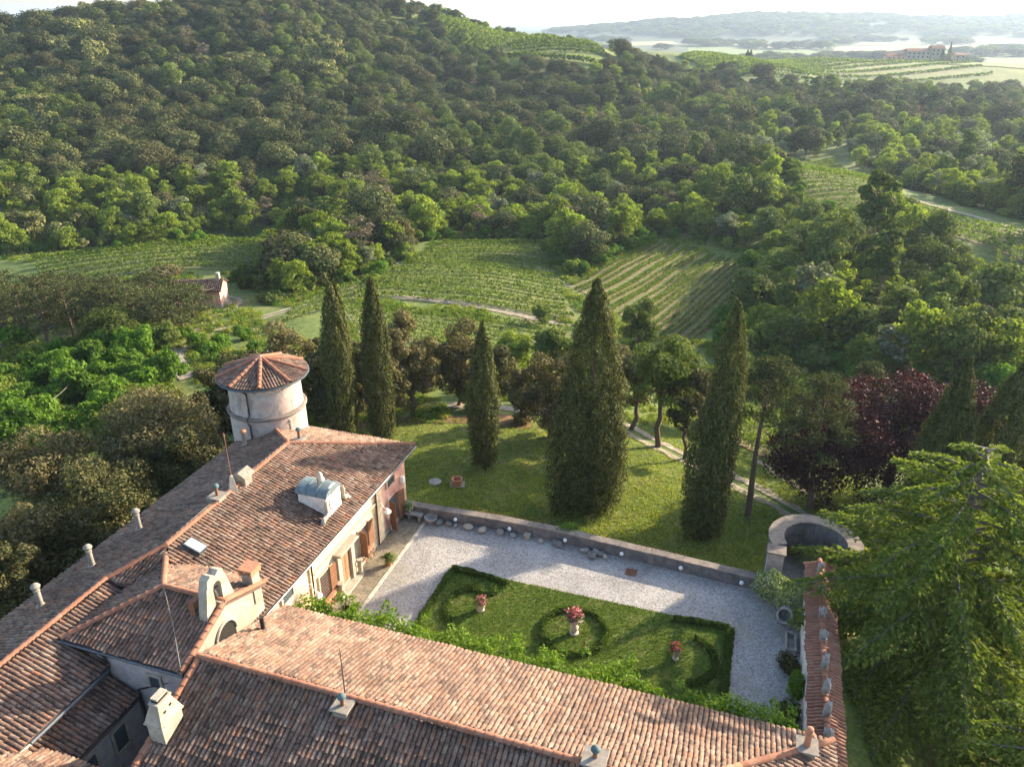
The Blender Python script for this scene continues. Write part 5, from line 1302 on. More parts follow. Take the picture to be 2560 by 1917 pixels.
near_tree(800, 800, 66, 4.6, 'holmgreen', 'dark evergreen oak squeezed between tower and twin-topped cypress', 'holm_oak', .02, 40, 240, .28, 62)
near_tree(890, 800, 70, 4.6, 'holmgreen', 'dark evergreen oak seen between the two tall cypresses', 'holm_oak', .02, 40, 240, .28, 63)
near_tree(270, 770, 96, 8.6, 'ash', 'full dark green tree in front of the pine grove', base=.02, ncl=60, nlf=190, ln=.36, seed=64)
near_tree(390, 800, 94, 5.0, 'ash', 'green tree beside the utility wire and dirt lane', base=.02, ncl=40, nlf=170, ln=.34, seed=65)
# grove and shrubs round the pink house
for k, (px, pyt, Y, w, lf, lb) in enumerate(((890, 560, 150, 9.5, 'ash', 'tallest rounded tree of the clump above the pink house'), (990, 540, 152, 8, 'holm', 'olive brown tree on top of the clump at the middle vineyard corner'), (790, 560, 152, 6.5, 'willow', 'silvery tree on the crest of the clump above the pink house'),
        (745, 600, 146, 6.5, 'willow', 'lower silvery tree of the clump beside the long vineyard'), (820, 640, 138, 7.5, 'ash', 'green tree in the front of the clump above the pink house'), (700, 640, 140, 8, 'holmgreen', 'dark tree on the house side of the clump'), (760, 680, 130, 6.5, 'ash', 'round green tree at the foot of the clump'),
        (608, 668, 132, 5.6, 'hedge', 'dark round bushy tree just right of the pink house'), (680, 735, 122, 5.8, 'ash', 'low round bush on the grass right of the pink house'), (900, 650, 140, 6, 'locust', 'bright tree at the lower end of the clump by the track'),
        (930, 690, 132, 4, 'locust', 'small bright tree beside the track below the clump'), (415, 672, 138, 6.5, 'holm', 'brown domed tree behind the pink house roof'), (360, 690, 136, 5, 'locust', 'bright green tree beside the half-hidden second roof'),
        (1000, 430, 200, 0, '', ''), )):
    if w: near_tree(px, pyt, Y, w, lf, lb, base=.02, ncl=38, nlf=130, ln=.42, seed=200 + k, rc=(.22, .36))
near_tree(940, 415, 205, 8.5, 'dry', 'bare brown tree standing out at the foot of the wooded hill', 'dry_tree', .1, 34, 60, .4, 230, 'greybark', tilt=.9)
# trees filling the slope between tower, cypresses and vineyards
for k, (px, pyt, Y, w, lf, lb) in enumerate(((1070, 838, 78, 5.0, 'holm', 'brownish tree behind the gap between slim cypress and round oak'), (1240, 862, 76, 4.6, 'holmgreen', 'dark bushy tree behind the small narrow cypress'), (1190, 900, 70, 4.0, 'ash', 'low green tree in the dip behind the small cypress'), (870, 850, 72, 5.2, 'holm', 'brown bushy oak behind the twin-topped cypress'),
        (760, 842, 72, 5.0, 'holmgreen', 'dark rounded oak right behind the tower roof'), (650, 868, 70, 4.4, 'holm', 'small brown oak peeping over the tower roof'), (960, 862, 74, 5.0, 'holmgreen', 'dark oak behind the slim tall cypress'), (1460, 845, 74, 5.0, 'ash', 'green tree peeping out left of the biggest cypress top'), (1540, 850, 78, 5.0, 'holm', 'grey-green tree right behind the biggest cypress'),
        (1800, 900, 70, 5.0, 'ash', 'green tree behind the tall twin cypress and pine'), (1310, 905, 66, 3.4, 'holm', 'low grey-brown bush tree beside the gravel path'), (1850, 880, 88, 6.0, 'locust', 'bright tree below the diagonal vineyard behind the pine'))):
    near_tree(px, pyt, Y, w, lf, lb, base=-.05, ncl=34, nlf=150, ln=.30, seed=400 + k, rc=(.24, .38))
# pines
def pine(px, pyt, Y, w, label, seed, x=None, base=.55, lean=0.0, n=26, ln=.30, nb=150, group='pines'):
    p = at_y(px, pyt, Y); xx = p[0] if x is None else x; h = p[2] - g1(xx, Y); rg = np.random.default_rng(seed)
    t = plant('pine_tree', xx, Y, label, 'pine', group)
    b = MB(); pts = [(lean * h * (q ** 1.5) * -1 + .1 * math.sin(q * 5 + seed), .1 * math.sin(q * 4), -.5 + q * (h + .1)) for q in np.linspace(0, 1, 8)]
    b.tube(pts, [.26 - .2 * q for q in np.linspace(0, 1, 8)], 8)
    P, N = [], []
    for i in range(n):
        f = base + (1 - base) * (i / n) ** .9; k = (1 - (f - base) / (1 - base)) ** .6 * .9 + .12
        a = i * 2.4 + rg.uniform(-.4, .4); s = np.array([np.interp(f, np.linspace(0, 1, 8), [q[j] for q in pts]) for j in range(3)])
        e = s + np.array([math.cos(a), math.sin(a), .12]) * w * .5 * k * rg.uniform(.7, 1.05)
        q, rr = limb(s, e, .07, .02, rg, 5, .06); b.tube(q, rr, 4)
        for u in (.55, .8, 1.0):
            c = s + (e - s) * u; c[2] += .15
            pp, nn = blob(rg, c, (w * .11, w * .11, w * .055), nb // 3 + 8, -.7, .8); P.append(pp); N.append(nn)
    b.build('trunk', M['bark'], t, smooth=True)
    V, Fq = leaf_quads(rg, np.concatenate(P), np.concatenate(N), ln, ln * .28, .75); put(t, 'crown', V, Fq, LF['pine']); return t
pine(1928, 890, 50.1, 7.0, 'tall pine with long bare reddish trunk beside the track', 71, x=None, base=.62, lean=-.02, nb=240)
pine(2090, 930, 51.5, 7.0, 'leaning pine with bare trunk in front of the lower vineyard', 72, base=.45, lean=.06, nb=200)
pine(2183, 902, 66, 6.5, 'pine with domed crown behind the leaning pine and copper beech', 73, base=.35, nb=220)
pine(2470, 760, 84, 6, 'pale pine at the picture edge above the copper beech', 74, base=.3, nb=200)
pr2 = np.random.default_rng(5)
for k in range(26):
    px = -40 + k * 20 + pr2.uniform(-9, 9); Y = (102, 110, 118)[k % 3] + pr2.uniform(-2, 2); pyt = (715, 700, 688)[k % 3] + pr2.uniform(-16, 16)
    pine(px, pyt, Y, 8.0, 'dark pine of the grove left of the pink house', 300 + k, base=.30, n=26, ln=.36, nb=110, group='pines of the grove by the pink house')
# copper beech: two domes on one trunk
rg = np.random.default_rng(81)
bp = at_y(2290, 935, 55); t = plant('copper_beech', bp[0], 55, 'dark purple copper beech behind the exedra and cedar', 'tree'); hb = bp[2] - g1(bp[0], 55)
V1, F1, C1 = gen_crown(rg, hb, 13.0, 90, 620, .22, rc=(.16, .28), base=-.05, tilt=.6, tri=True); V2, F2, C2 = gen_crown(rg, hb * .88, 10.5, 70, 600, .22, rc=(.18, .3), base=-.1, tilt=.6, tri=True)
V2 = V2 + np.array([-6.4, -1.6, 0.0])
gen_trunk(rg, hb, .2, C1, .4, 10, 18).build('trunk', M['greybark'], t, smooth=True)
V3, F3, C3 = gen_crown(rg, hb * .92, 9.0, 56, 560, .22, rc=(.18, .3), base=-.05, tilt=.6, tri=True); V3 = V3 + np.array([5.2, 1.0, 0.0])
put(t, 'crown', np.concatenate([V1, V2, V3]), np.concatenate([F1, F2 + len(V1), F3 + len(V1) + len(V2)]), LF['beech'])
# cedars: drooping sprays on spreading limbs
def cedar(x, y, h, w, label, seed, nlimb=50, ln=.24, tmin=.10, step=.17):
    rg = np.random.default_rng(seed); t = plant('cedar_tree', x, y, label, 'cedar', 'cedars beside the garden wall'); b = MB()
    b.tube([(0, 0, -.6), (.1, 0, h * .3), (0, .1, h * .65), (0, 0, h * .97)], [.5, .38, .22, .06], 10)
    P, N, A = [], [], []
    for i in range(nlimb):
        f = tmin + (.985 - tmin) * (i + .5) / nlimb; a = i * 2.399 + rg.uniform(-.35, .35)
        l = w * .5 * (1 - f ** 1.5) ** .7 * rg.uniform(.7, 1.15) + .7
        d = np.array([math.cos(a), math.sin(a), 0]); side = np.array([-d[1], d[0], 0]); s = np.array([0, 0, h * f])
        bend = rg.uniform(-.25, .25); rise = rg.uniform(.06, .2); q = np.linspace(0, 1, 8)[:, None]
        LP = s + d * l * q + side * bend * l * q ** 2 + np.array([0, 0, 1.0]) * (rise * l * q - .25 * l * q ** 2.4)
        b.tube([tuple(k) for k in LP], [.08 * (1 - .9 * float(k)) + .008 for k in q], 5)
        for u in np.arange(.16, 1.0, step / l):
            p0 = np.array([np.interp(u, q[:, 0], LP[:, c]) for c in range(3)]); tg_ = unit(np.array([np.interp(min(u + .06, 1), q[:, 0], LP[:, c]) for c in range(3)]) - p0 + d * 1e-4)
            for sd in (-1, 1):
                bl = (.25 + l * .30 * (1 - u) ** .8 * min(1, u * 3.2)) * rg.uniform(.65, 1.2)
                dr = unit(side * sd * .8 + tg_ * .85 + np.array([0, 0, rg.uniform(-.12, .10)])); m = max(3, int(bl / .075)); k = (np.arange(m) + rg.random(m)) / m
                c_ = p0 + dr * bl * k[:, None]; c_[:, 2] -= .20 * bl * k ** 2; c_ += rg.normal(size=(m, 3)) * np.array([.05, .05, .03])
                P.append(c_); N.append(np.tile([0, 0, 1.0], (m, 1)) + d * .2); A.append(np.tile(dr, (m, 1)) + np.stack([np.zeros(m), np.zeros(m), -.28 * k], -1) + side * rg.normal(0, .35, (m, 1)))
    b.build('trunk', M['greybark'], t, smooth=True)
    P, N, A = np.concatenate(P), np.concatenate(N), np.concatenate(A)
    V, Fq = leaf_quads(rg, P, N, ln, ln * .46, .48, A, .4); put(t, 'crown', V, Fq, LF['cedar']); return t
cedar(22.3, 31.8, 14.8, 17.6, 'large spreading cedar with drooping branches beside the garden wall', 91, 86, .26, .08, .15)
cedar(23.2, 21.0, 11.5, 14.0, 'second cedar filling the lower right picture corner', 92, 66, .25, .08, .16)
near_tree(2480, 1420, 34, 5.0, 'shrub', 'bright green broadleaf tree half hidden inside the big cedar', base=.3, ncl=30, nlf=160, ln=.22, seed=93)
# undergrowth: bright shrubs on the slope left of the lane, and round the woods' feet
def bush_proto(leaf, n, seed, ln=.3, h=2.6, w=3.4):
    out = []
    for i in range(n):
        r2 = np.random.default_rng(seed + i); V, Fq, Cs = gen_crown(r2, h, w, 16, 90, ln, rc=(.3, .5), base=-.1)
        out.append(pack('shrub', gen_trunk(r2, h, .0, Cs, .05, 5, 4), V, Fq, M['bark'], LF[leaf]))
    return out
BU = {'shrub': bush_proto('shrub', 3, 500), 'locust': bush_proto('locust', 2, 520, .36), 'ash': bush_proto('ash', 2, 540, .36)}
sr = np.random.default_rng(77)
SHP = [(-60, 885), (180, 890), (320, 870), (420, 850), (400, 905), (450, 985), (400, 1060), (250, 1120), (100, 1150), (-60, 1160)]
cnt = 0
for _ in range(4000):
    px, py = sr.uniform(-60, 470), sr.uniform(840, 1160)
    if not pip(np.array([px]), np.array([py]), SHP)[0]: continue
    x, y = hit(px, py); me = BU['shrub'][sr.integers(0, 3)] if sr.random() < .75 else BU['locust'][sr.integers(0, 2)]
    o = link('shrub', me); o.location = (x, y, g1(x, y) - .1); s = sr.uniform(.55, 1.25); o.scale = (s, s, s * sr.uniform(.9, 1.5)); o.rotation_euler = (0, 0, sr.uniform(0, 6.28))
    wz = 'just above the evergreen oaks' if py > 1030 else 'at the picture edge' if px < 110 else 'around the utility pole' if px < 290 else 'beside the dirt lane'
    lb = ('small ' if s < .75 else 'large ' if s > 1.05 else '') + 'bright green shrub on the overgrown slope ' + wz
    tag(o, lb, 'shrub', lb.replace('shrub', 'shrubs', 1)); cnt += 1
    if cnt >= 190: break
for px, py, lb in ((560, 870, 'bright shrub beside the dirt lane above the tower'), (610, 850, 'shrub at the lane bend near the tower roof'), (640, 880, 'low shrub directly above the tower roof'), (500, 870, 'shrub on the grass inside the lane bend'), (465, 845, 'shrub under the utility pole by the lane'), (530, 900, 'shrub between the lane and the dark oaks')):
    x, y = hit(px, py); o = link('shrub', BU['shrub'][cnt % 3]); cnt += 1; o.location = (x, y, g1(x, y) - .1); s = sr.uniform(.6, .9); o.scale = (s, s, s); tag(o, lb, 'shrub', 'shrubs along the lane')
# foot of the woods: a closed skirt of brush along their edges
EDG = [[(-60, 640), (75, 634), (271, 622), (480, 608), (690, 592)], [(1000, 612), (1110, 600), (1240, 600), (1360, 602)], [(1370, 640), (1400, 672), (1440, 690), (1480, 668), (1560, 630), (1640, 594), (1760, 606), (1905, 632)], [(1915, 660), (1890, 770), (1820, 850), (1860, 915), (2000, 930), (2150, 950), (2330, 965), (2560, 1015)],
       [(1930, 420), (2000, 540), (2120, 550)], [(2220, 460), (2420, 515), (2600, 560)], [(640, 715), (690, 740), (800, 726), (880, 704), (950, 678), (1010, 645)]]
BP, BR, BS, BI = [], [], [], []
bcoll = bpy.data.collections.new('brush_models'); q_ = 0
for k in BU:
    for me in BU[k]: o = bpy.data.objects.new('b%02d' % q_, me); bcoll.objects.link(o); q_ += 1
for e in EDG:
    P = np.array([hit(*p) for p in e]); seg = np.hypot(*(P[1:] - P[:-1]).T); s = np.concatenate([[0], np.cumsum(seg)])
    for _ in range(int(s[-1] / 1.1)):
        u = sr.uniform(0, s[-1]); x = np.interp(u, s, P[:, 0]) + sr.normal(0, 1.2); y = np.interp(u, s, P[:, 1]) + abs(sr.normal(1.5, 2.0))
        k = sr.uniform(.5, 1.1) if e is not EDG[3] else sr.uniform(.6, 1.5)
        BP.append((x, y, g1(x, y) - .15)); BR.append(sr.uniform(0, 6.28)); BS.append((k, k, k * sr.uniform(.7, 1.4))); BI.append(sr.integers(0, q_))
gn_scatter('undergrowth', BP, BR, BS, BI, bcoll)

# ------------------------------------------------------------------ vineyards, row by row
def vineyard(first, last, label, group, spacing=2.4, bulge=0.0, dens=15, ln=.40, hgt=1.5, soil=True, lift=.09, seed=1, wid=.42, posts=False, floor=True, sw=.26, dk=2.0):
    (A, B), (D, C_) = H(*first), H(*last); A, B, C_, D = [np.array(q) for q in (A, B, C_, D)]
    if floor: patch('vineyard_floor', [A, B, C_, D], M['vinefloor'], .06, 30, 30)
    rg = np.random.default_rng(seed); dmid = ((D + C_) - (A + B)) / 2; rdir = unit((B - A) + (C_ - D)); perp = abs(dmid[0] * rdir[1] - dmid[1] * rdir[0])
    k = max(2, int(perp / spacing)); SX, SF, base = [], [], 0
    for i in range(k + 1):
        f = i / k; a = A + (D - A) * f + rg.normal(0, .4, 2); b = B + (C_ - B) * f + rg.normal(0, .4, 2); L = np.linalg.norm(b - a); nv = np.array([-(b - a)[1], (b - a)[0]]) / L
        m = int(L * dens * dk); u = np.sort(rg.random(m))
        off = bulge * L * 4 * u * (1 - u) + rg.normal(0, wid * .5, m)
        X = a[0] + (b - a)[0] * u + nv[0] * off; Y_ = a[1] + (b - a)[1] * u + nv[1] * off
        z = gz(X, Y_) + hgt * .3 + rg.random(m) ** .8 * hgt * .7 * (1 + .12 * np.sin(u * L * 5.1 + i))
        N = np.stack([nv[0] * np.sign(off + 1e-6), nv[1] * np.sign(off + 1e-6), np.full(m, .9)], -1)
        V, Fq = leaf_quads(rg, np.stack([X, Y_, z], -1), N, ln, ln * .8, .6, tri=True)
        o = empty('vine_row', (a[0], a[1], g1(*a)), 0, label, 'vine row', group); link('foliage', mesh_np('vine_row', V - np.array([a[0], a[1], g1(*a)]), Fq, False, LF['vine']), o)
        if posts:
            pb = MB()
            for u_ in np.arange(0, 1, 1.1 / L): 
                o_ = bulge * L * 4 * u_ * (1 - u_); x = a[0] + (b - a)[0] * u_ + nv[0] * o_; y = a[1] + (b - a)[1] * u_ + nv[1] * o_; z0 = g1(x, y); pb.tube([(x, y, z0 - .1), (x + .05, y, z0 + .75)], .035, 4, False)
            pb.build('stems', M['bark'], o, (a[0], a[1], g1(*a)))['kind'] = 'stuff'
        if soil:
            us = np.linspace(0, 1, max(3, int(L / 2))); of = bulge * L * 4 * us * (1 - us)
            for sd in (-sw, sw):
                X = a[0] + (b - a)[0] * us + nv[0] * (of + sd); Y_ = a[1] + (b - a)[1] * us + nv[1] * (of + sd); SX.append(np.stack([X, Y_, gz(X, Y_) + lift], -1))
            n_ = len(us); ar = np.arange(n_ - 1); SF.append(np.stack([base + ar, base + n_ + ar, base + n_ + ar + 1, base + ar + 1], -1)[:, ::-1]); base += 2 * n_
    if soil:
        me = mesh_np('vineyard_soil', np.concatenate(SX), np.concatenate(SF), False, M['soil'])
        if me.polygons[0].normal.z < 0: me.flip_normals()
        tag(link('soil_strips', me), kind='structure')
vineyard(((1430, 716), (1645, 602)), ((1700, 885), (1925, 668)), 'row of vines in the diagonally striped vineyard beyond the cypresses', 'vine rows of the diagonal vineyard', 1.25, 0, 13, .30, .8, True, seed=1, dk=2.6, wid=.16, sw=.2)
vineyard(((1105, 606), (1365, 608)), ((890, 738), (1440, 800)), 'row of vines in the domed middle vineyard above the pale lane', 'vine rows of the middle vineyard', 1.8, .02, 12, .32, .85, False, seed=2, dk=2.6, wid=.15)
vineyard(((990, 668), (760, 752)), ((940, 735), (690, 812)), 'row of vines along the track below the tree clump', 'vine rows beside the track', 1.8, 0, 12, .32, .85, False, seed=3, dk=2.6, wid=.15)
vineyard(((850, 765), (1410, 828)), ((900, 840), (1330, 900)), 'row of vines in the lower terrace between lane and park trees', 'vine rows of the lower terrace', 1.8, .02, 13, .30, .9, False, seed=4, dk=2.6, wid=.15)
vineyard(((85, 645), (705, 603)), ((110, 715), (640, 672)), 'row of vines in the long vineyard behind the pink house', 'vine rows of the long vineyard', 1.9, .02, 11, .34, .95, False, seed=5, dk=2.6, wid=.15)
vineyard(((1985, 930), (2240, 1000)), ((1790, 1085), (2060, 1215)), 'row of vines seen through the pines beside the track', 'vine rows behind the pines', 1.9, 0, 27, .28, 1.5, True, seed=6, posts=True)
vineyard(((1945, 425), (2090, 405)), ((1990, 550), (2235, 525)), 'row of vines in the small curved vineyard among the woods', 'vine rows of the small vineyard', 2.6, .05, 9, .42, 1.5, True, seed=7, floor=False)
vineyard(((2230, 488), (2620, 605)), ((2240, 535), (2600, 680)), 'row of vines in the shaded strip at the right picture edge', 'vine rows of the shaded strip', 2.4, .0, 8, .45, 1.4, True, seed=8, floor=False)
vineyard(((2600, 600), (2600, 780)), ((2480, 590), (2510, 760)), 'short vine row at the right picture edge beside the big wood', 'vine rows at the picture edge', 2.2, 0, 10, .4, 1.4, True, seed=9, floor=False)
vineyard(((1065, 50), (1505, 104)), ((1240, 150), (1545, 180)), 'row of vines on the hill terrace below the ridge trees', 'vine rows of the hill terrace', 8.0, .0, 5, 1.7, 3.0, False, .15, seed=10, wid=.7)
vineyard(((1285, 106), (1490, 116)), ((1270, 142), (1525, 146)), 'row of vines on the rounded shoulder right of the hill terrace', 'vine rows of the rounded shoulder', 4.5, 0, 4, 1.3, 2.0, False, seed=12, wid=.5, floor=False)
vineyard(((1845, 158), (1960, 158)), ((1845, 190), (2035, 203)), 'row of vines on the small grassy knoll before the far vineyard', 'vine rows of the small knoll', 5, 0, 4, 1.4, 2.0, False, seed=13, wid=.5, floor=False)
vineyard(((1700, 147), (2250, 150)), ((1760, 172), (2480, 186)), 'row of vines in the far vineyard below the white farmhouse', 'vine rows of the far vineyard', 9.0, .0, 2.6, 1.6, 2.0, False, seed=11, wid=.7)

# trees along the ridge above the hill terrace
rr_ = np.random.default_rng(88)
for k in range(46):
    px = 1060 + k * 11.2 + rr_.uniform(-4, 4); Y = 556 + rr_.uniform(-8, 10) - max(0, px - 1300) * .16
    p = at_y(px, 70, Y); kk = ('oak', 'ash', 'locust')[rr_.integers(0, 3)]; me = PROTO[kk][rr_.integers(0, len(PROTO[kk]))]
    o = link('ridge_tree', me); s_ = rr_.uniform(.6, .95); o.location = (p[0], Y, g1(p[0], Y) - .3); o.scale = (s_, s_, s_); o.rotation_euler = (0, 0, rr_.uniform(0, 6.28))
    tag(o, 'tree of the belt along the ridge above the hill terrace', 'tree', 'trees along the ridge')

# weeds and tussocks on the open meadows
tp = []
for i in range(3):
    r3 = np.random.default_rng(900 + i); P, N = blob(r3, np.array([0, 0, .12]), (.5, .45, .3), 60, -.2, .6); P[:, 2] = np.maximum(P[:, 2], 0)
    V, Fq = leaf_quads(r3, P, N + np.array([0, 0, .4]), .26, .09, .5, np.tile([0, 0, 1.0], (len(P), 1)), tri=True); tp.append(mesh_np('tussock', V, Fq, False, LF['drygrass' if i else 'shrub']))
tc_ = bpy.data.collections.new('tussock_models')
for i, me in enumerate(tp): tc_.objects.link(bpy.data.objects.new('t%d' % i, me))
q3 = np.random.default_rng(31); TPp = []
px, py = q3.uniform(-20, 2200, 16000), q3.uniform(600, 1060, 16000)
dd = np.stack([(px - 1280) / F_PX, _fw[1] - _up[1] * (py - 958.5) / F_PX, _fw[2] - _up[2] * (py - 958.5) / F_PX], -1); tq = np.full(len(px), 100.0)
for _ in range(14): tq = .5 * tq + .5 * (CAM_H - gz(dd[:, 0] * tq, dd[:, 1] * tq)) / -dd[:, 2]
X, Y = dd[:, 0] * tq, dd[:, 1] * tq; ok = np.abs(CAM_H + dd[:, 2] * tq - gz(X, Y)) < .5
cl = np.sin(X * .19 + 1) * np.sin(Y * .16) + .5 * np.sin(X * .5 + Y * .37); ok &= cl > -.15
for vq in ([(1430, 716), (1645, 602), (1925, 668), (1700, 885)], [(1105, 606), (1365, 608), (1440, 800), (890, 738)], [(990, 668), (760, 752), (690, 812), (940, 735)], [(850, 765), (1410, 828), (1330, 900), (900, 840)], [(85, 645), (705, 603), (640, 672), (110, 715)]): ok &= ~pip(px, py, vq)
X, Y, tq = X[ok], Y[ok], tq[ok]
sc_ = q3.uniform(.5, 1.5, (len(X), 1)) * np.array([[1, 1, .8]]) * (tq[:, None] / 95)
gn_scatter('meadow_weeds', np.stack([X, Y, gz(X, Y)], -1), q3.uniform(0, 6.28, len(X)), sc_, q3.integers(0, 3, len(X)), tc_)
# ------------------------------------------------------------------ the garden bed in the court
LU0, LU1, LV0, LV1 = -15.35, 1.25, 27.2, 34.85
def uvp(u, v, z=0):
    u = np.asarray(u, float); v = np.asarray(v, float)
    return np.stack([u * UX + v * VX, u * UY + v * VY, np.broadcast_to(np.asarray(z, float), u.shape)], -1)
lawn = sheet('lawn', LU0, LU1, LV0, LV1, 0.012, M['lawnsoil'])
gr = np.random.default_rng(61)
def blades(name, P, h, w, mat, rg):
    n = len(P); a = rg.uniform(0, 6.28, n); d = np.stack([np.cos(a), np.sin(a), np.zeros(n)], -1) * w * .5
    tip = np.stack([rg.normal(0, .45, n) * h, rg.normal(0, .45, n) * h, h * rg.uniform(.55, 1.15, n)], -1)
    V = np.stack([P - d, P + d, P + tip], 1).reshape(-1, 3)
    o = link(name, mesh_np(name, V, np.arange(3 * n).reshape(n, 3), False, mat)); o['kind'] = 'stuff'; return o
n = 40000; P = uvp(gr.uniform(LU0 - .05, LU1 + .05, n), gr.uniform(LV0, LV1 + .05, n), .01)
blades('grass', P, .085, .05, LF['grass'], gr)
def hedge(name, path, w, h, label, dens=900, group=None, ln=.10, leaf='hedge', cat='hedge', wild=.25):
    """a low clipped hedge along a path in villa coordinates"""
    rg = np.random.default_rng(hash_(label)); Q = np.array(path, float); seg = np.hypot(*(Q[1:] - Q[:-1]).T); s = np.concatenate([[0], np.cumsum(seg)])
    n = int(s[-1] * dens * (w + 2 * h) / 1.2); q = rg.uniform(0, s[-1], n); u = np.interp(q, s, Q[:, 0]); v = np.interp(q, s, Q[:, 1])
    i = np.clip(np.searchsorted(s, q) - 1, 0, len(seg) - 1); d = (Q[i + 1] - Q[i]) / seg[i][:, None]; nx, ny = -d[:, 1], d[:, 0]
    a = rg.uniform(-.15 * np.pi, 1.15 * np.pi, n); k = 1 + wild * (np.sin(q * 5.3 + a * 2) * .5 + np.sin(q * 11.7 - a * 3) * .4 + np.sin(q * 2.1) * .5); f = (1 - .35 * rg.random(n) ** 2) * k
    off = np.cos(a) * w * .5 * f; z = np.clip(h * .45 + np.sin(a) * h * .55 * f, .02, None)
    P = uvp(u + nx * off, v + ny * off, z); N = uvp(nx * np.cos(a), ny * np.cos(a), np.sin(a) + .2)
    V, Fq = leaf_quads(rg, P, N, ln, ln * .7, .6)
    c = uv(*np.mean(Q, 0), 0); t = empty(name, c, 0, label, cat, group)
    put(t, 'foliage', V - np.array(c), Fq, LF[leaf])
    b = MB()
    for k in range(max(2, int(s[-1] / .8))):
        m = (k + .5) / max(2, int(s[-1] / .8)) * s[-1]; p = uv(np.interp(m, s, Q[:, 0]), np.interp(m, s, Q[:, 1]), 0) - c; b.tube([(p.x, p.y, -.03), (p.x + .02, p.y, h * .6)], .02, 4)
    b.build('stems', M['bark'], t)['kind'] = 'stuff'
    return t
HG = 'box hedges of the garden bed'
def arcp(cu_, cv_, r, a0, a1, n=16): return [(cu_ + r * math.cos(R(a0 + (a1 - a0) * i / n)), cv_ + r * math.sin(R(a0 + (a1 - a0) * i / n))) for i in range(n + 1)]
hedge('box_hedge', [(-15.2, 34.7), (-14, 34.7), (-12.4, 34.55), (-11.5, 34.3)], .36, .30, 'dark box hedge at the bed corner nearest the villa door', group=HG)
hedge('box_hedge', [(-15.15, 34.4), (-15.2, 32), (-15.2, 29.6), (-15.2, 27.4)], .34, .26, 'box hedge along the bed side facing the villa facade', group=HG)
hedge('box_hedge', arcp(-12.6, 31.9, 1.7, 100, 250), .34, .24, 'scruffy curved hedge round the stone flower box', 600, HG, wild=.45)
hedge('box_hedge', [(-12.4, 34.1), (-12.0, 33.4), (-12.7, 33.2), (-13.8, 33.4)], .32, .22, 'small bent hedge piece inside the bed corner', 600, HG, wild=.4)
hedge('box_hedge', arcp(-6.95, 31.85, 1.72, 0, 360, 40), .32, .25, 'round box hedge circling the tall flower urn', 800, HG, wild=.35)
hedge('box_hedge', [(-2.0, 34.45), (-.6, 34.65), (1.0, 34.7)], .36, .30, 'dark box hedge at the bed corner near the garden wall', group=HG)
hedge('box_hedge', [(1.05, 34.5), (1.05, 32), (1.05, 29.5), (1.05, 27.4)], .40, .34, 'box hedge along the bed side facing the garden wall', group=HG)
hedge('box_hedge', arcp(-1.2, 31.7, 1.7, -75, 75), .36, .24, 'curved hedge behind the small flower urn in the shade', 700, HG, wild=.4)
# flower urns
def flowers(t, org, u, v, z, r, n, leaf, seed, drop=.3):
    rg = np.random.default_rng(seed); c = np.array(uv(u, v, z)) - np.array(uv(*org))
    P, N = blob(rg, c, (r, r, r * .75), int(n * .55), -.75, .7); P += rg.normal(0, r * .06, P.shape) + np.array([0, 0, -.10]) * (rg.random((len(P), 1)) < .25); V, Fq = leaf_quads(rg, P, N, .10, .085, .6); put(t, 'blooms', V, Fq, LF[leaf])['kind'] = 'stuff'
    P, N = blob(rg, c - np.array([0, 0, .05]), (r * .95, r * .95, r * .68), int(n * 1.3), -.8, .5); V, Fq = leaf_quads(rg, P, N, .10, .06, .7); put(t, 'leaves', V, Fq, LF['hedge'])
def wthing(name, org, label, cat, group=None): return empty(name, uv(*org), 0, label, cat, group)
def upart(t, org, prof, u, v, z, name, mat, n=18):
    p = uv(u, v, z) - uv(*org); return MB().lathe(prof, p, n).build(name, M[mat], t, smooth=True)
o = (-6.93, 31.78, 0); t = wthing('flower_urn', o, 'tall stone urn overflowing with pink flowers inside the round hedge', 'urn', 'flower urns of the garden bed')
upart(t, o, [(.26, 0), (.26, .10), (.14, .16), (.22, .34), (.24, .42), (.14, .58), (.12, .66)], *o[:2], 0, 'pedestal', 'stone'); upart(t, o, [(.13, .66), (.2, .72), (.40, .92), (.46, 1.0), (.46, 1.05), (.38, 1.05)], *o[:2], 0, 'bowl', 'stone')
flowers(t, o, o[0], o[1], 1.28, .50, 460, 'petal', 3)
P, N = blob(np.random.default_rng(9), np.array([0, 0, 1.36]), (.34, .34, .28), 90, -.4, .6); V, Fq = leaf_quads(np.random.default_rng(9), P, N, .1, .08, .6); put(t, 'red_blooms', V, Fq, LF['redpetal'])
o = (-12.34, 31.9, 0); t = wthing('flower_urn', o, 'small stone flower box with salmon flowers nearest the villa', 'urn', 'flower urns of the garden bed')
upart(t, o, [(.20, 0), (.24, .05), (.20, .12), (.26, .42), (.30, .52), (.30, .58), (.22, .58)], *o[:2], 0, 'bowl', 'stone', 8); flowers(t, o, o[0] + .05, o[1], .76, .36, 260, 'petal', 4)
o = (-1.5, 31.6, 0); t = wthing('flower_urn', o, 'slim stone urn with dark red flowers in the shaded part of the bed', 'urn', 'flower urns of the garden bed')
upart(t, o, [(.17, 0), (.17, .08), (.10, .14), (.16, .5), (.20, .62), (.20, .68), (.13, .68)], *o[:2], 0, 'bowl', 'stone', 14); flowers(t, o, o[0], o[1], .86, .32, 190, 'redpetal', 5)
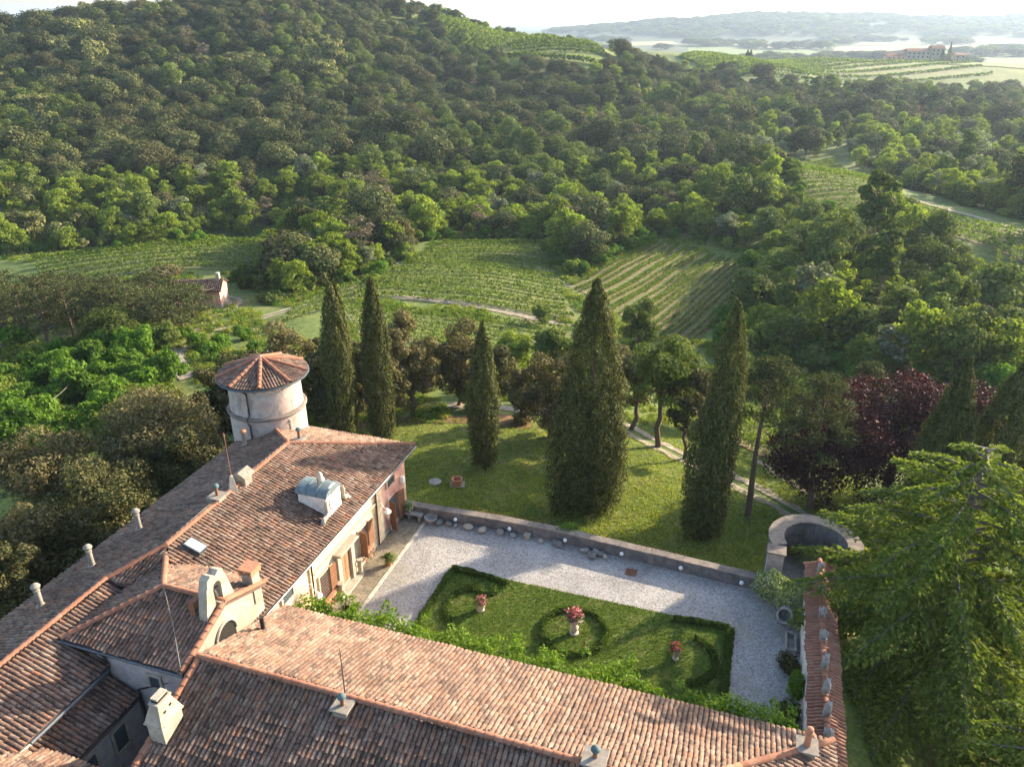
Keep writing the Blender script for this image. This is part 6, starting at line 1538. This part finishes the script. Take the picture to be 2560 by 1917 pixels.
# wisteria along the eave of the wing
rg = np.random.default_rng(15); Ps, Ns = [], []
us = np.arange(-19.3, 4.4, .42)
b = MB()
for i, u in enumerate(us):
    k = .75 + .35 * math.sin(u * 1.15) + .25 * math.sin(u * 2.7 + 1)
    for _ in range(2):
        c = np.array([u + rg.normal(0, .2), 25.25 + rg.uniform(0, 1.0) * k, 3.45 + rg.uniform(-.5, .35)]); r = rg.uniform(.38, .72) * (.8 + .3 * k)
        p, nn = blob(rg, c, (r, r, r * .7), 120, -.8, .5); Ps.append(p); Ns.append(nn)
P = np.concatenate(Ps); N = np.concatenate(Ns)
for _ in range(26):
    c = np.array([rg.uniform(-19, 4), 26.2 + rg.uniform(0, .6), 3.5 + rg.uniform(-.3, .5)]); p, nn = blob(rg, c, (.22, .3, .22), 40, -.9, .5); P = np.concatenate([P, p]); N = np.concatenate([N, nn])
W3 = uvp(P[:, 0], P[:, 1], P[:, 2]); NW = uvp(N[:, 0], N[:, 1], N[:, 2])
V, Fq = leaf_quads(rg, W3, NW, .20, .085, .65)
o = (-7.4, 25.3, 0); t = wthing('climbing_plant', o, 'bright green climbing plant along the eave of the front wing', 'climber'); put(t, 'foliage', V - np.array(uv(*o)), Fq, LF['wisteria'])
for u in np.arange(-18.5, 4, 2.8):
    a, c = uv(u, 25.0, 0) - uv(*o), uv(u + .3, 25.4, 3.4) - uv(*o); b.tube([a, a + (c - a) * .5 + Vector((.08, 0, 0)), c], [.06, .05, .03], 5)
b.build('stems', M['bark'], t, smooth=True)['kind'] = 'stuff'
tr_ = wthing('pergola', (-7.4, 26.0, 0), 'slim iron frame carrying the climbing plant', 'pergola')
MB().tube([uv(-19, 26.1, 3.2) - uv(-7.4, 26, 0), uv(4.2, 26.1, 3.2) - uv(-7.4, 26, 0)], .03, 5).build('beam', M['iron'], tr_)
for u in np.arange(-18.6, 4.3, 3.8): MB().tube([uv(u, 26.1, 0) - uv(-7.4, 26, 0), uv(u, 26.1, 3.2) - uv(-7.4, 26, 0)], .03, 5).build('post', M['iron'], tr_)
def strappy(u, v, label, seed):
    rg = np.random.default_rng(seed); o = (u, v, 0); t = wthing('potted_plant', o, label, 'potted plant', 'potted plants on the paving')
    MB().lathe([(.15, 0), (.2, .3), (.23, .31), (.23, .36), (.18, .36)], (0, 0, 0), 16).build('pot', M['terracotta'], t, smooth=True)
    Vs = []
    for i in range(90):
        a = rg.uniform(0, 6.28); l = rg.uniform(.4, .75); e = rg.uniform(.25, 1.3); d = np.array([math.cos(a), math.sin(a), 0]); w = np.array([-d[1], d[0], 0]) * .03
        p0 = np.array([0, 0, .36]); p1 = p0 + d * l * .5 * math.cos(e) + np.array([0, 0, l * .62 * math.sin(e) + .08]); p2 = p0 + d * l + np.array([0, 0, l * .5 * math.sin(e) - .06])
        Vs += [p0 - w, p0 + w, p1 + w, p1 - w, p1 - w, p1 + w, p2 + w * .2, p2 - w * .2]
    put(t, 'foliage', np.array(Vs), np.arange(len(Vs)).reshape(-1, 4), LF['ash'])
# shrubs of the court
def leafy(name, u, v, r, leaf, label, n=1500, ln=.12, z=None, pot=None, cat='shrub', group=None, lumps=5, low=-.85):
    rg = np.random.default_rng(hash_(label)); o = (u, v, 0); t = wthing(name, o, label, cat, group); P, N = [], []
    zc = (r[2] if z is None else z)
    for i in range(lumps):
        d = unit(rg.normal(size=3)) * (.35 if lumps > 1 else 0); p, nn = blob(rg, np.array([d[0] * r[0], d[1] * r[1], zc + d[2] * r[2]]), np.array(r) * (.72 if lumps > 1 else 1), n // lumps, low, .35); P.append(p); N.append(nn)
    P, N = np.concatenate(P), np.concatenate(N); P[:, 2] = np.maximum(P[:, 2], .02); V, Fq = leaf_quads(rg, P, N, ln, ln * .6, .55); put(t, 'foliage', V, Fq, LF[leaf])
    if pot: MB().lathe([(pot * .7, 0), (pot, pot * 1.5), (pot * 1.1, pot * 1.52), (pot * 1.1, pot * 1.7), (pot * .9, pot * 1.7)], (0, 0, 0), 16).build('pot', M['terracotta'], t, smooth=True)
    else: MB().tube([(0, 0, -.05), (0, 0, zc)], .05, 5).build('stem', M['bark'], t)
    return t
leafy('round_bush', 3.0, 38.0, (.95, .95, .85), 'blossom', 'larger clipped round bush with pale blossom in the court corner', 3400, .12, lumps=1)
leafy('round_bush', 4.0, 37.0, (.80, .80, .95), 'blossom', 'smaller clipped round bush with pale blossom against the garden wall', 3000, .12, lumps=1)
leafy('wall_shrub', 3.95, 32.6, (.55, .75, .5), 'holmgreen', 'straggly reddish shrub below the stone trough by the garden wall', 1400, .13)
leafy('wall_shrub', 4.25, 30.6, (.42, .6, .95), 'shrub', 'upright bright green shrub against the garden wall', 1900, .12)
leafy('wall_shrub', 4.0, 29.3, (.65, .65, .55), 'hedge', 'dark rounded shrub where garden wall meets the climber', 1500, .12)
leafy('wall_shrub', 3.6, 28.0, (.7, .7, .6), 'shrub', 'green shrub half under the climber by the garden wall', 1500, .13)
leafy('wall_climber', -9.3, 39.85, (.9, .55, .6), 'shrub', 'bright green bush growing over the low wall behind the boulder', 1500, .14, z=.55)
strappy(-19.0, 33.9, 'potted strappy green plant in front of the grilled window', 1)
strappy(-19.1, 29.0, 'potted strappy green plant next to the climber on the paving', 2)
bp_ = leafy('potted_plant', -19.85, 38.75, (.36, .36, .30), 'blossom', 'white flowering plant on the stone bench in the corner', 700, .12, .42, .14, 'potted plant', 'potted plants on the paving')
bp_.location.z = .5
for (v, lb) in ((33.7, 'trailing pink flowers on the sill right of the portal'), (29.3, 'trailing pink flowers on the sill left of the portal')):
    rg = np.random.default_rng(int(v * 10)); o = (-20.25, v, .8); t = wthing('window_flowers', o, lb, 'flowers', 'flowers on the window sills')
    P = np.stack([rg.normal(0, .10, 260), rg.uniform(-.5, .5, 260), rg.uniform(-.42, .12, 260)], -1); Pw = uvp(P[:, 0] + .1, P[:, 1], P[:, 2])
    V, Fq = leaf_quads(rg, Pw, np.tile([1., 0, .5], (260, 1)), .09, .07, .7); put(t, 'blooms', V[:4 * 130], Fq[:130], LF['petal'])['kind'] = 'stuff'; put(t, 'leaves', V[4 * 130:], Fq[:130], LF['shrub'])
    m = MB(); p0 = uv(-20.25, v, .8); 
    for a in (-.5, .5): pass
    bx = MB().box(-.1, .12, -.5, .5, .02, .2).build('planter', M['terracotta'], t); bx.rotation_euler = (0, 0, TH)
# meadow grass of the garden beyond the wall
n = 125000; q = np.random.default_rng(66)
px, py = q.uniform(850, 2160, n), q.uniform(1045, 1500, n)
d = np.stack([(px - 1280) / F_PX, _fw[1] - _up[1] * (py - 958.5) / F_PX, _fw[2] - _up[2] * (py - 958.5) / F_PX], -1)
t_ = (CAM_H + 4.4) / -d[:, 2]
for _ in range(4):
    X, Y = d[:, 0] * t_, d[:, 1] * t_; t_ = (CAM_H - gz(X, Y)) / -d[:, 2]
X, Y = d[:, 0] * t_, d[:, 1] * t_; u, v = to_uv(X, Y)
ok = (v > 40.4) | (u > 6.3); ok &= np.hypot(u - 5.2, v - 41.2) > 2.8
# keep the track and path clear
def seg_d(X, Y, pts):
    dd = np.full(X.shape, 1e9)
    for (a, b_) in zip(pts[:-1], pts[1:]):
        ax, ay = a; bx, by = b_; l2 = (bx-ax)**2 + (by-ay)**2; s = np.clip(((X-ax)*(bx-ax) + (Y-ay)*(by-ay)) / l2, 0, 1); dd = np.minimum(dd, np.hypot(X-ax-(bx-ax)*s, Y-ay-(by-ay)*s))
    return dd
ok &= seg_d(X, Y, H((1545, 1060), (1620, 1100), (1720, 1150), (1810, 1190), (1900, 1235), (2000, 1290), (2060, 1330))) > .75
ok &= seg_d(X, Y, H((960, 1012), (1120, 1012), (1300, 1022), (1480, 1045), (1550, 1062))) > 1.7
X, Y = X[ok], Y[ok]
blades('meadow_grass', np.stack([X, Y, gz(X, Y) - .02], -1), .16, .10, LF['drygrass'], q)

# ------------------------------------------------------------------ the pink house by the lane, poles and wires
def cottage(name, px, py, Y, wd, dp, h, rz, label, wallmat, roofh=1.2, chim=True, windows=(), x=None, tiles=True):
    p = hit(px, py); z0 = g1(*p); t = empty(name, (p[0], p[1], z0), rz, label, 'house')
    MB().box(-wd, 0, 0, dp, -1, h).build('wall', M[wallmat], t)
    MB().box(-wd - .01, .02, -.02, dp + .02, -1, .55).build('plinth', M['greyplaster'], t)
    MB().prism([(0.0, 0, h + .002), (0.0, dp, h + .002), (0.0, dp / 2, h + roofh - .1)], (-.2, 0, 0)).build('gable', M[wallmat], t)
    b = MB(); fr_ = [(-wd - .3, -.4, h - .05), (.3, -.4, h - .05), (.3, dp / 2, h + roofh), (-wd - .3, dp / 2, h + roofh)]; bk = [(.3, dp + .4, h - .05), (-wd - .3, dp + .4, h - .05), (-wd - .3, dp / 2, h + roofh), (.3, dp / 2, h + roofh)]
    b.prism(fr_, (0, 0, -.1)); b.prism(bk, (0, 0, -.1)); rf = b.build('roof', M['channel'], t)
    A = plane_tiles(fr_, dw=.3, dl=.5); V = np.concatenate([np.array([[(m @ Vector((vx * 1.5, vy * 1.3, vz * 1.4)))[k] for k in range(3)] for vx, vy, vz in TILE_V]) for m in A]); Fq = (TILE_F[None] + (np.arange(len(A)) * len(TILE_V))[:, None, None]).reshape(-1, 4)
    k = link('roof_tiles', mesh_np('roof_tiles', V, Fq, True, M['tile']), rf); k['kind'] = 'stuff'
    if chim: MB().box(-.8, -.3, dp * .45, dp * .55 + .3, h + roofh * .6, h + roofh + .9).build('chimney', M['stone'], t, bevel=.03)
    for (a, z, w, hh) in windows:
        w_ = MB().box(a, a + w, -.03, .0, z, z + hh).build('window', M['dark'], t); MB().box(a - .1, a, -.06, 0, z - .1, z + hh + .1).box(a + w, a + w + .1, -.06, 0, z - .1, z + hh + .1).box(a, a + w, -.06, 0, z + hh, z + hh + .1).build('window_frame', M['stone'], w_)
    return t
cottage('pink_house', 555, 770, 118.5, 8.0, 5.0, 2.9, R(6), 'small pink house with red tile roof beside the dirt lane', 'pink', 1.25, True, ((-3.9, 1.7, .8, .8),))
cottage('farm_shed', 372, 772, 132, 6, 5, 2.2, R(3), 'second red roof half hidden behind the pine grove', 'pink', 1.5, False)
poles = []
for (px, py, h, lb) in ((486, 788, 7.0, 'pale utility pole beside the lane near the pink house'), (207, 1010, 7.0, 'pale utility pole standing in the shrubs on the slope')):
    x, y = hit(px, py); z = g1(x, y); hh = 5.0 if px > 400 else 3.4
    t = empty('utility_pole', (x, y, z), 0, lb, 'pole', 'utility poles of the wire'); MB().tube([(0, 0, -.5), (0, 0, hh)], [.13, .09], 8).build('pole', M['stone'], t, smooth=True); MB().tube([(-.3, 0, hh - .15), (.3, 0, hh - .15)], .05, 5).build('crossarm', M['stone'], t); poles.append((x, y, z + hh))
hh_ = hit(555, 770); hp = (hh_[0] - .5, hh_[1] + 1, g1(*hh_) + 3.4)
def wire(a, b_, sag, lb):
    a, b_ = np.array(a), np.array(b_); t = np.linspace(0, 1, 16)[:, None]; P = a + (b_ - a) * t; P[:, 2] -= sag * 4 * (t * (1 - t))[:, 0]
    o = MB().tube([tuple(p) for p in P], .018, 4).build('wire', M['stone'], None); tag(o, lb, 'wire', 'overhead wires')
wire(hp, poles[0], .8, 'overhead wire from the pink house to the first pole'); wire(poles[0], poles[1], 2.2, 'long overhead wire sagging between the two poles'); x, y = hit(60, 1120); wire(poles[1], (x, y, g1(x, y) + 4), 1.0, 'overhead wire leaving the pole towards the picture edge')

# ------------------------------------------------------------------ far farms
def farmhouse(px, py, Y, label, parts):
    p = at_y(px, py, Y); t = empty('farmhouse', (p[0], Y, g1(p[0], Y)), 0, label, 'house')
    for (x0, x1, d, h, wm, rh) in parts:
        MB().box(x0, x1, 0, d, -3, h).build('wall', M[wm], t)
        MB().prism([(x0 - .5, -.6, h), (x0 - .5, d + .6, h), (x0 - .5, d / 2, h + rh)], (x1 - x0 + 1, 0, 0)).build('roof', M['ridge'], t)
        k = max(1, int((x1 - x0) / 4))
        for i in range(k):
            a = x0 + (x1 - x0) * (i + .5) / k
            for zz in ((h - 2.6,) if h < 5 else (h - 2.6, h - 5.6)): w_ = MB().box(a - .6, a + .6, -.06, .01, zz, zz + 1.5).build('window', M['dark'], t); MB().box(a - .8, a + .8, -.1, .0, zz - .2, zz).build('sill', M['stone'], w_)
    return t
farmhouse(2300, 157, 790, 'white farmhouse with red roofs among cypresses on the far rise', ((-32, -14, 8, 5, 'pink', 2.2), (-13.5, 8, 9, 9.0, 'oldplaster', 2.4), (9, 21, 8, 11.5, 'oldplaster', 2.6), (32, 42, 7, 6.0, 'oldplaster', 1.2)))
farmhouse(1965, 124, 1250, 'long low red-roofed farm on the far plain', ((-28, 0, 8, 5, 'pink', 2.5), (1, 30, 8, 4.5, 'cream', 2.2)))
def far_cypress(px, py, Y, h, w, label, group):
    p = at_y(px, py, Y); z = g1(p[0], Y); rg = np.random.default_rng(int(px * 7 + Y)); n = 700; s = rg.random(n) ** .8; a = rg.uniform(0, 6.28, n); r = w * .5 * np.clip(s / .06, 0, 1) ** .5 * (1 - s ** 1.7) * (1 - .25 * rg.random(n))
    V, Fq = leaf_quads(rg, np.stack([r * np.cos(a), r * np.sin(a), s * h], -1), np.stack([np.cos(a), np.sin(a), np.full(n, .3)], -1), .9, .5, .4)
    o = link('far_cypress', mesh_np('far_cypress', V, Fq, False, LF['cypress'])); o.location = (p[0], Y, z); tag(o, label, 'cypress', group)
far_cypress(2368, 160, 780, 17, 5, 'tall cypress to the right of the white farmhouse', 'far cypresses'); far_cypress(2352, 160, 782, 10, 7, 'broad dark conifer against the white farmhouse wall', 'far cypresses'); far_cypress(2338, 140, 800, 15, 7, 'dark conifer rising behind the white farmhouse roof', 'far cypresses')
for k in range(9): far_cypress(1868 + k * 7.5, 124, 1240 + k * 6, 14, 4, 'slim cypress in the far row by the red-roofed farm', 'row of far cypresses')
for px, py in ((1876, 144), (1868, 145)): far_cypress(px, py, 700, 10, 6, 'dark conifer by the far vineyard track', 'far conifers at the track')
# ------------------------------------------------------------------ haze: one closed box of even air round everything
th = bpy.data.materials.new('haze_air'); th.use_nodes = True
for q in list(th.node_tree.nodes):
    if q.type == 'BSDF_PRINCIPLED': th.node_tree.nodes.remove(q)
pv = th.node_tree.nodes.new('ShaderNodeVolumePrincipled')
pv.inputs['Color'].default_value = (0.60, 0.77, 1.0, 1)
pv.inputs['Density'].default_value = HAZE
pv.inputs['Anisotropy'].default_value = 0.35
th.node_tree.links.new(pv.outputs[0], th.node_tree.nodes['Material Output'].inputs['Volume'])
hz = MB().box(-9500, 9500, -1500, 9500, -40, 100).build('haze', th)
tag(hz, kind='stuff')
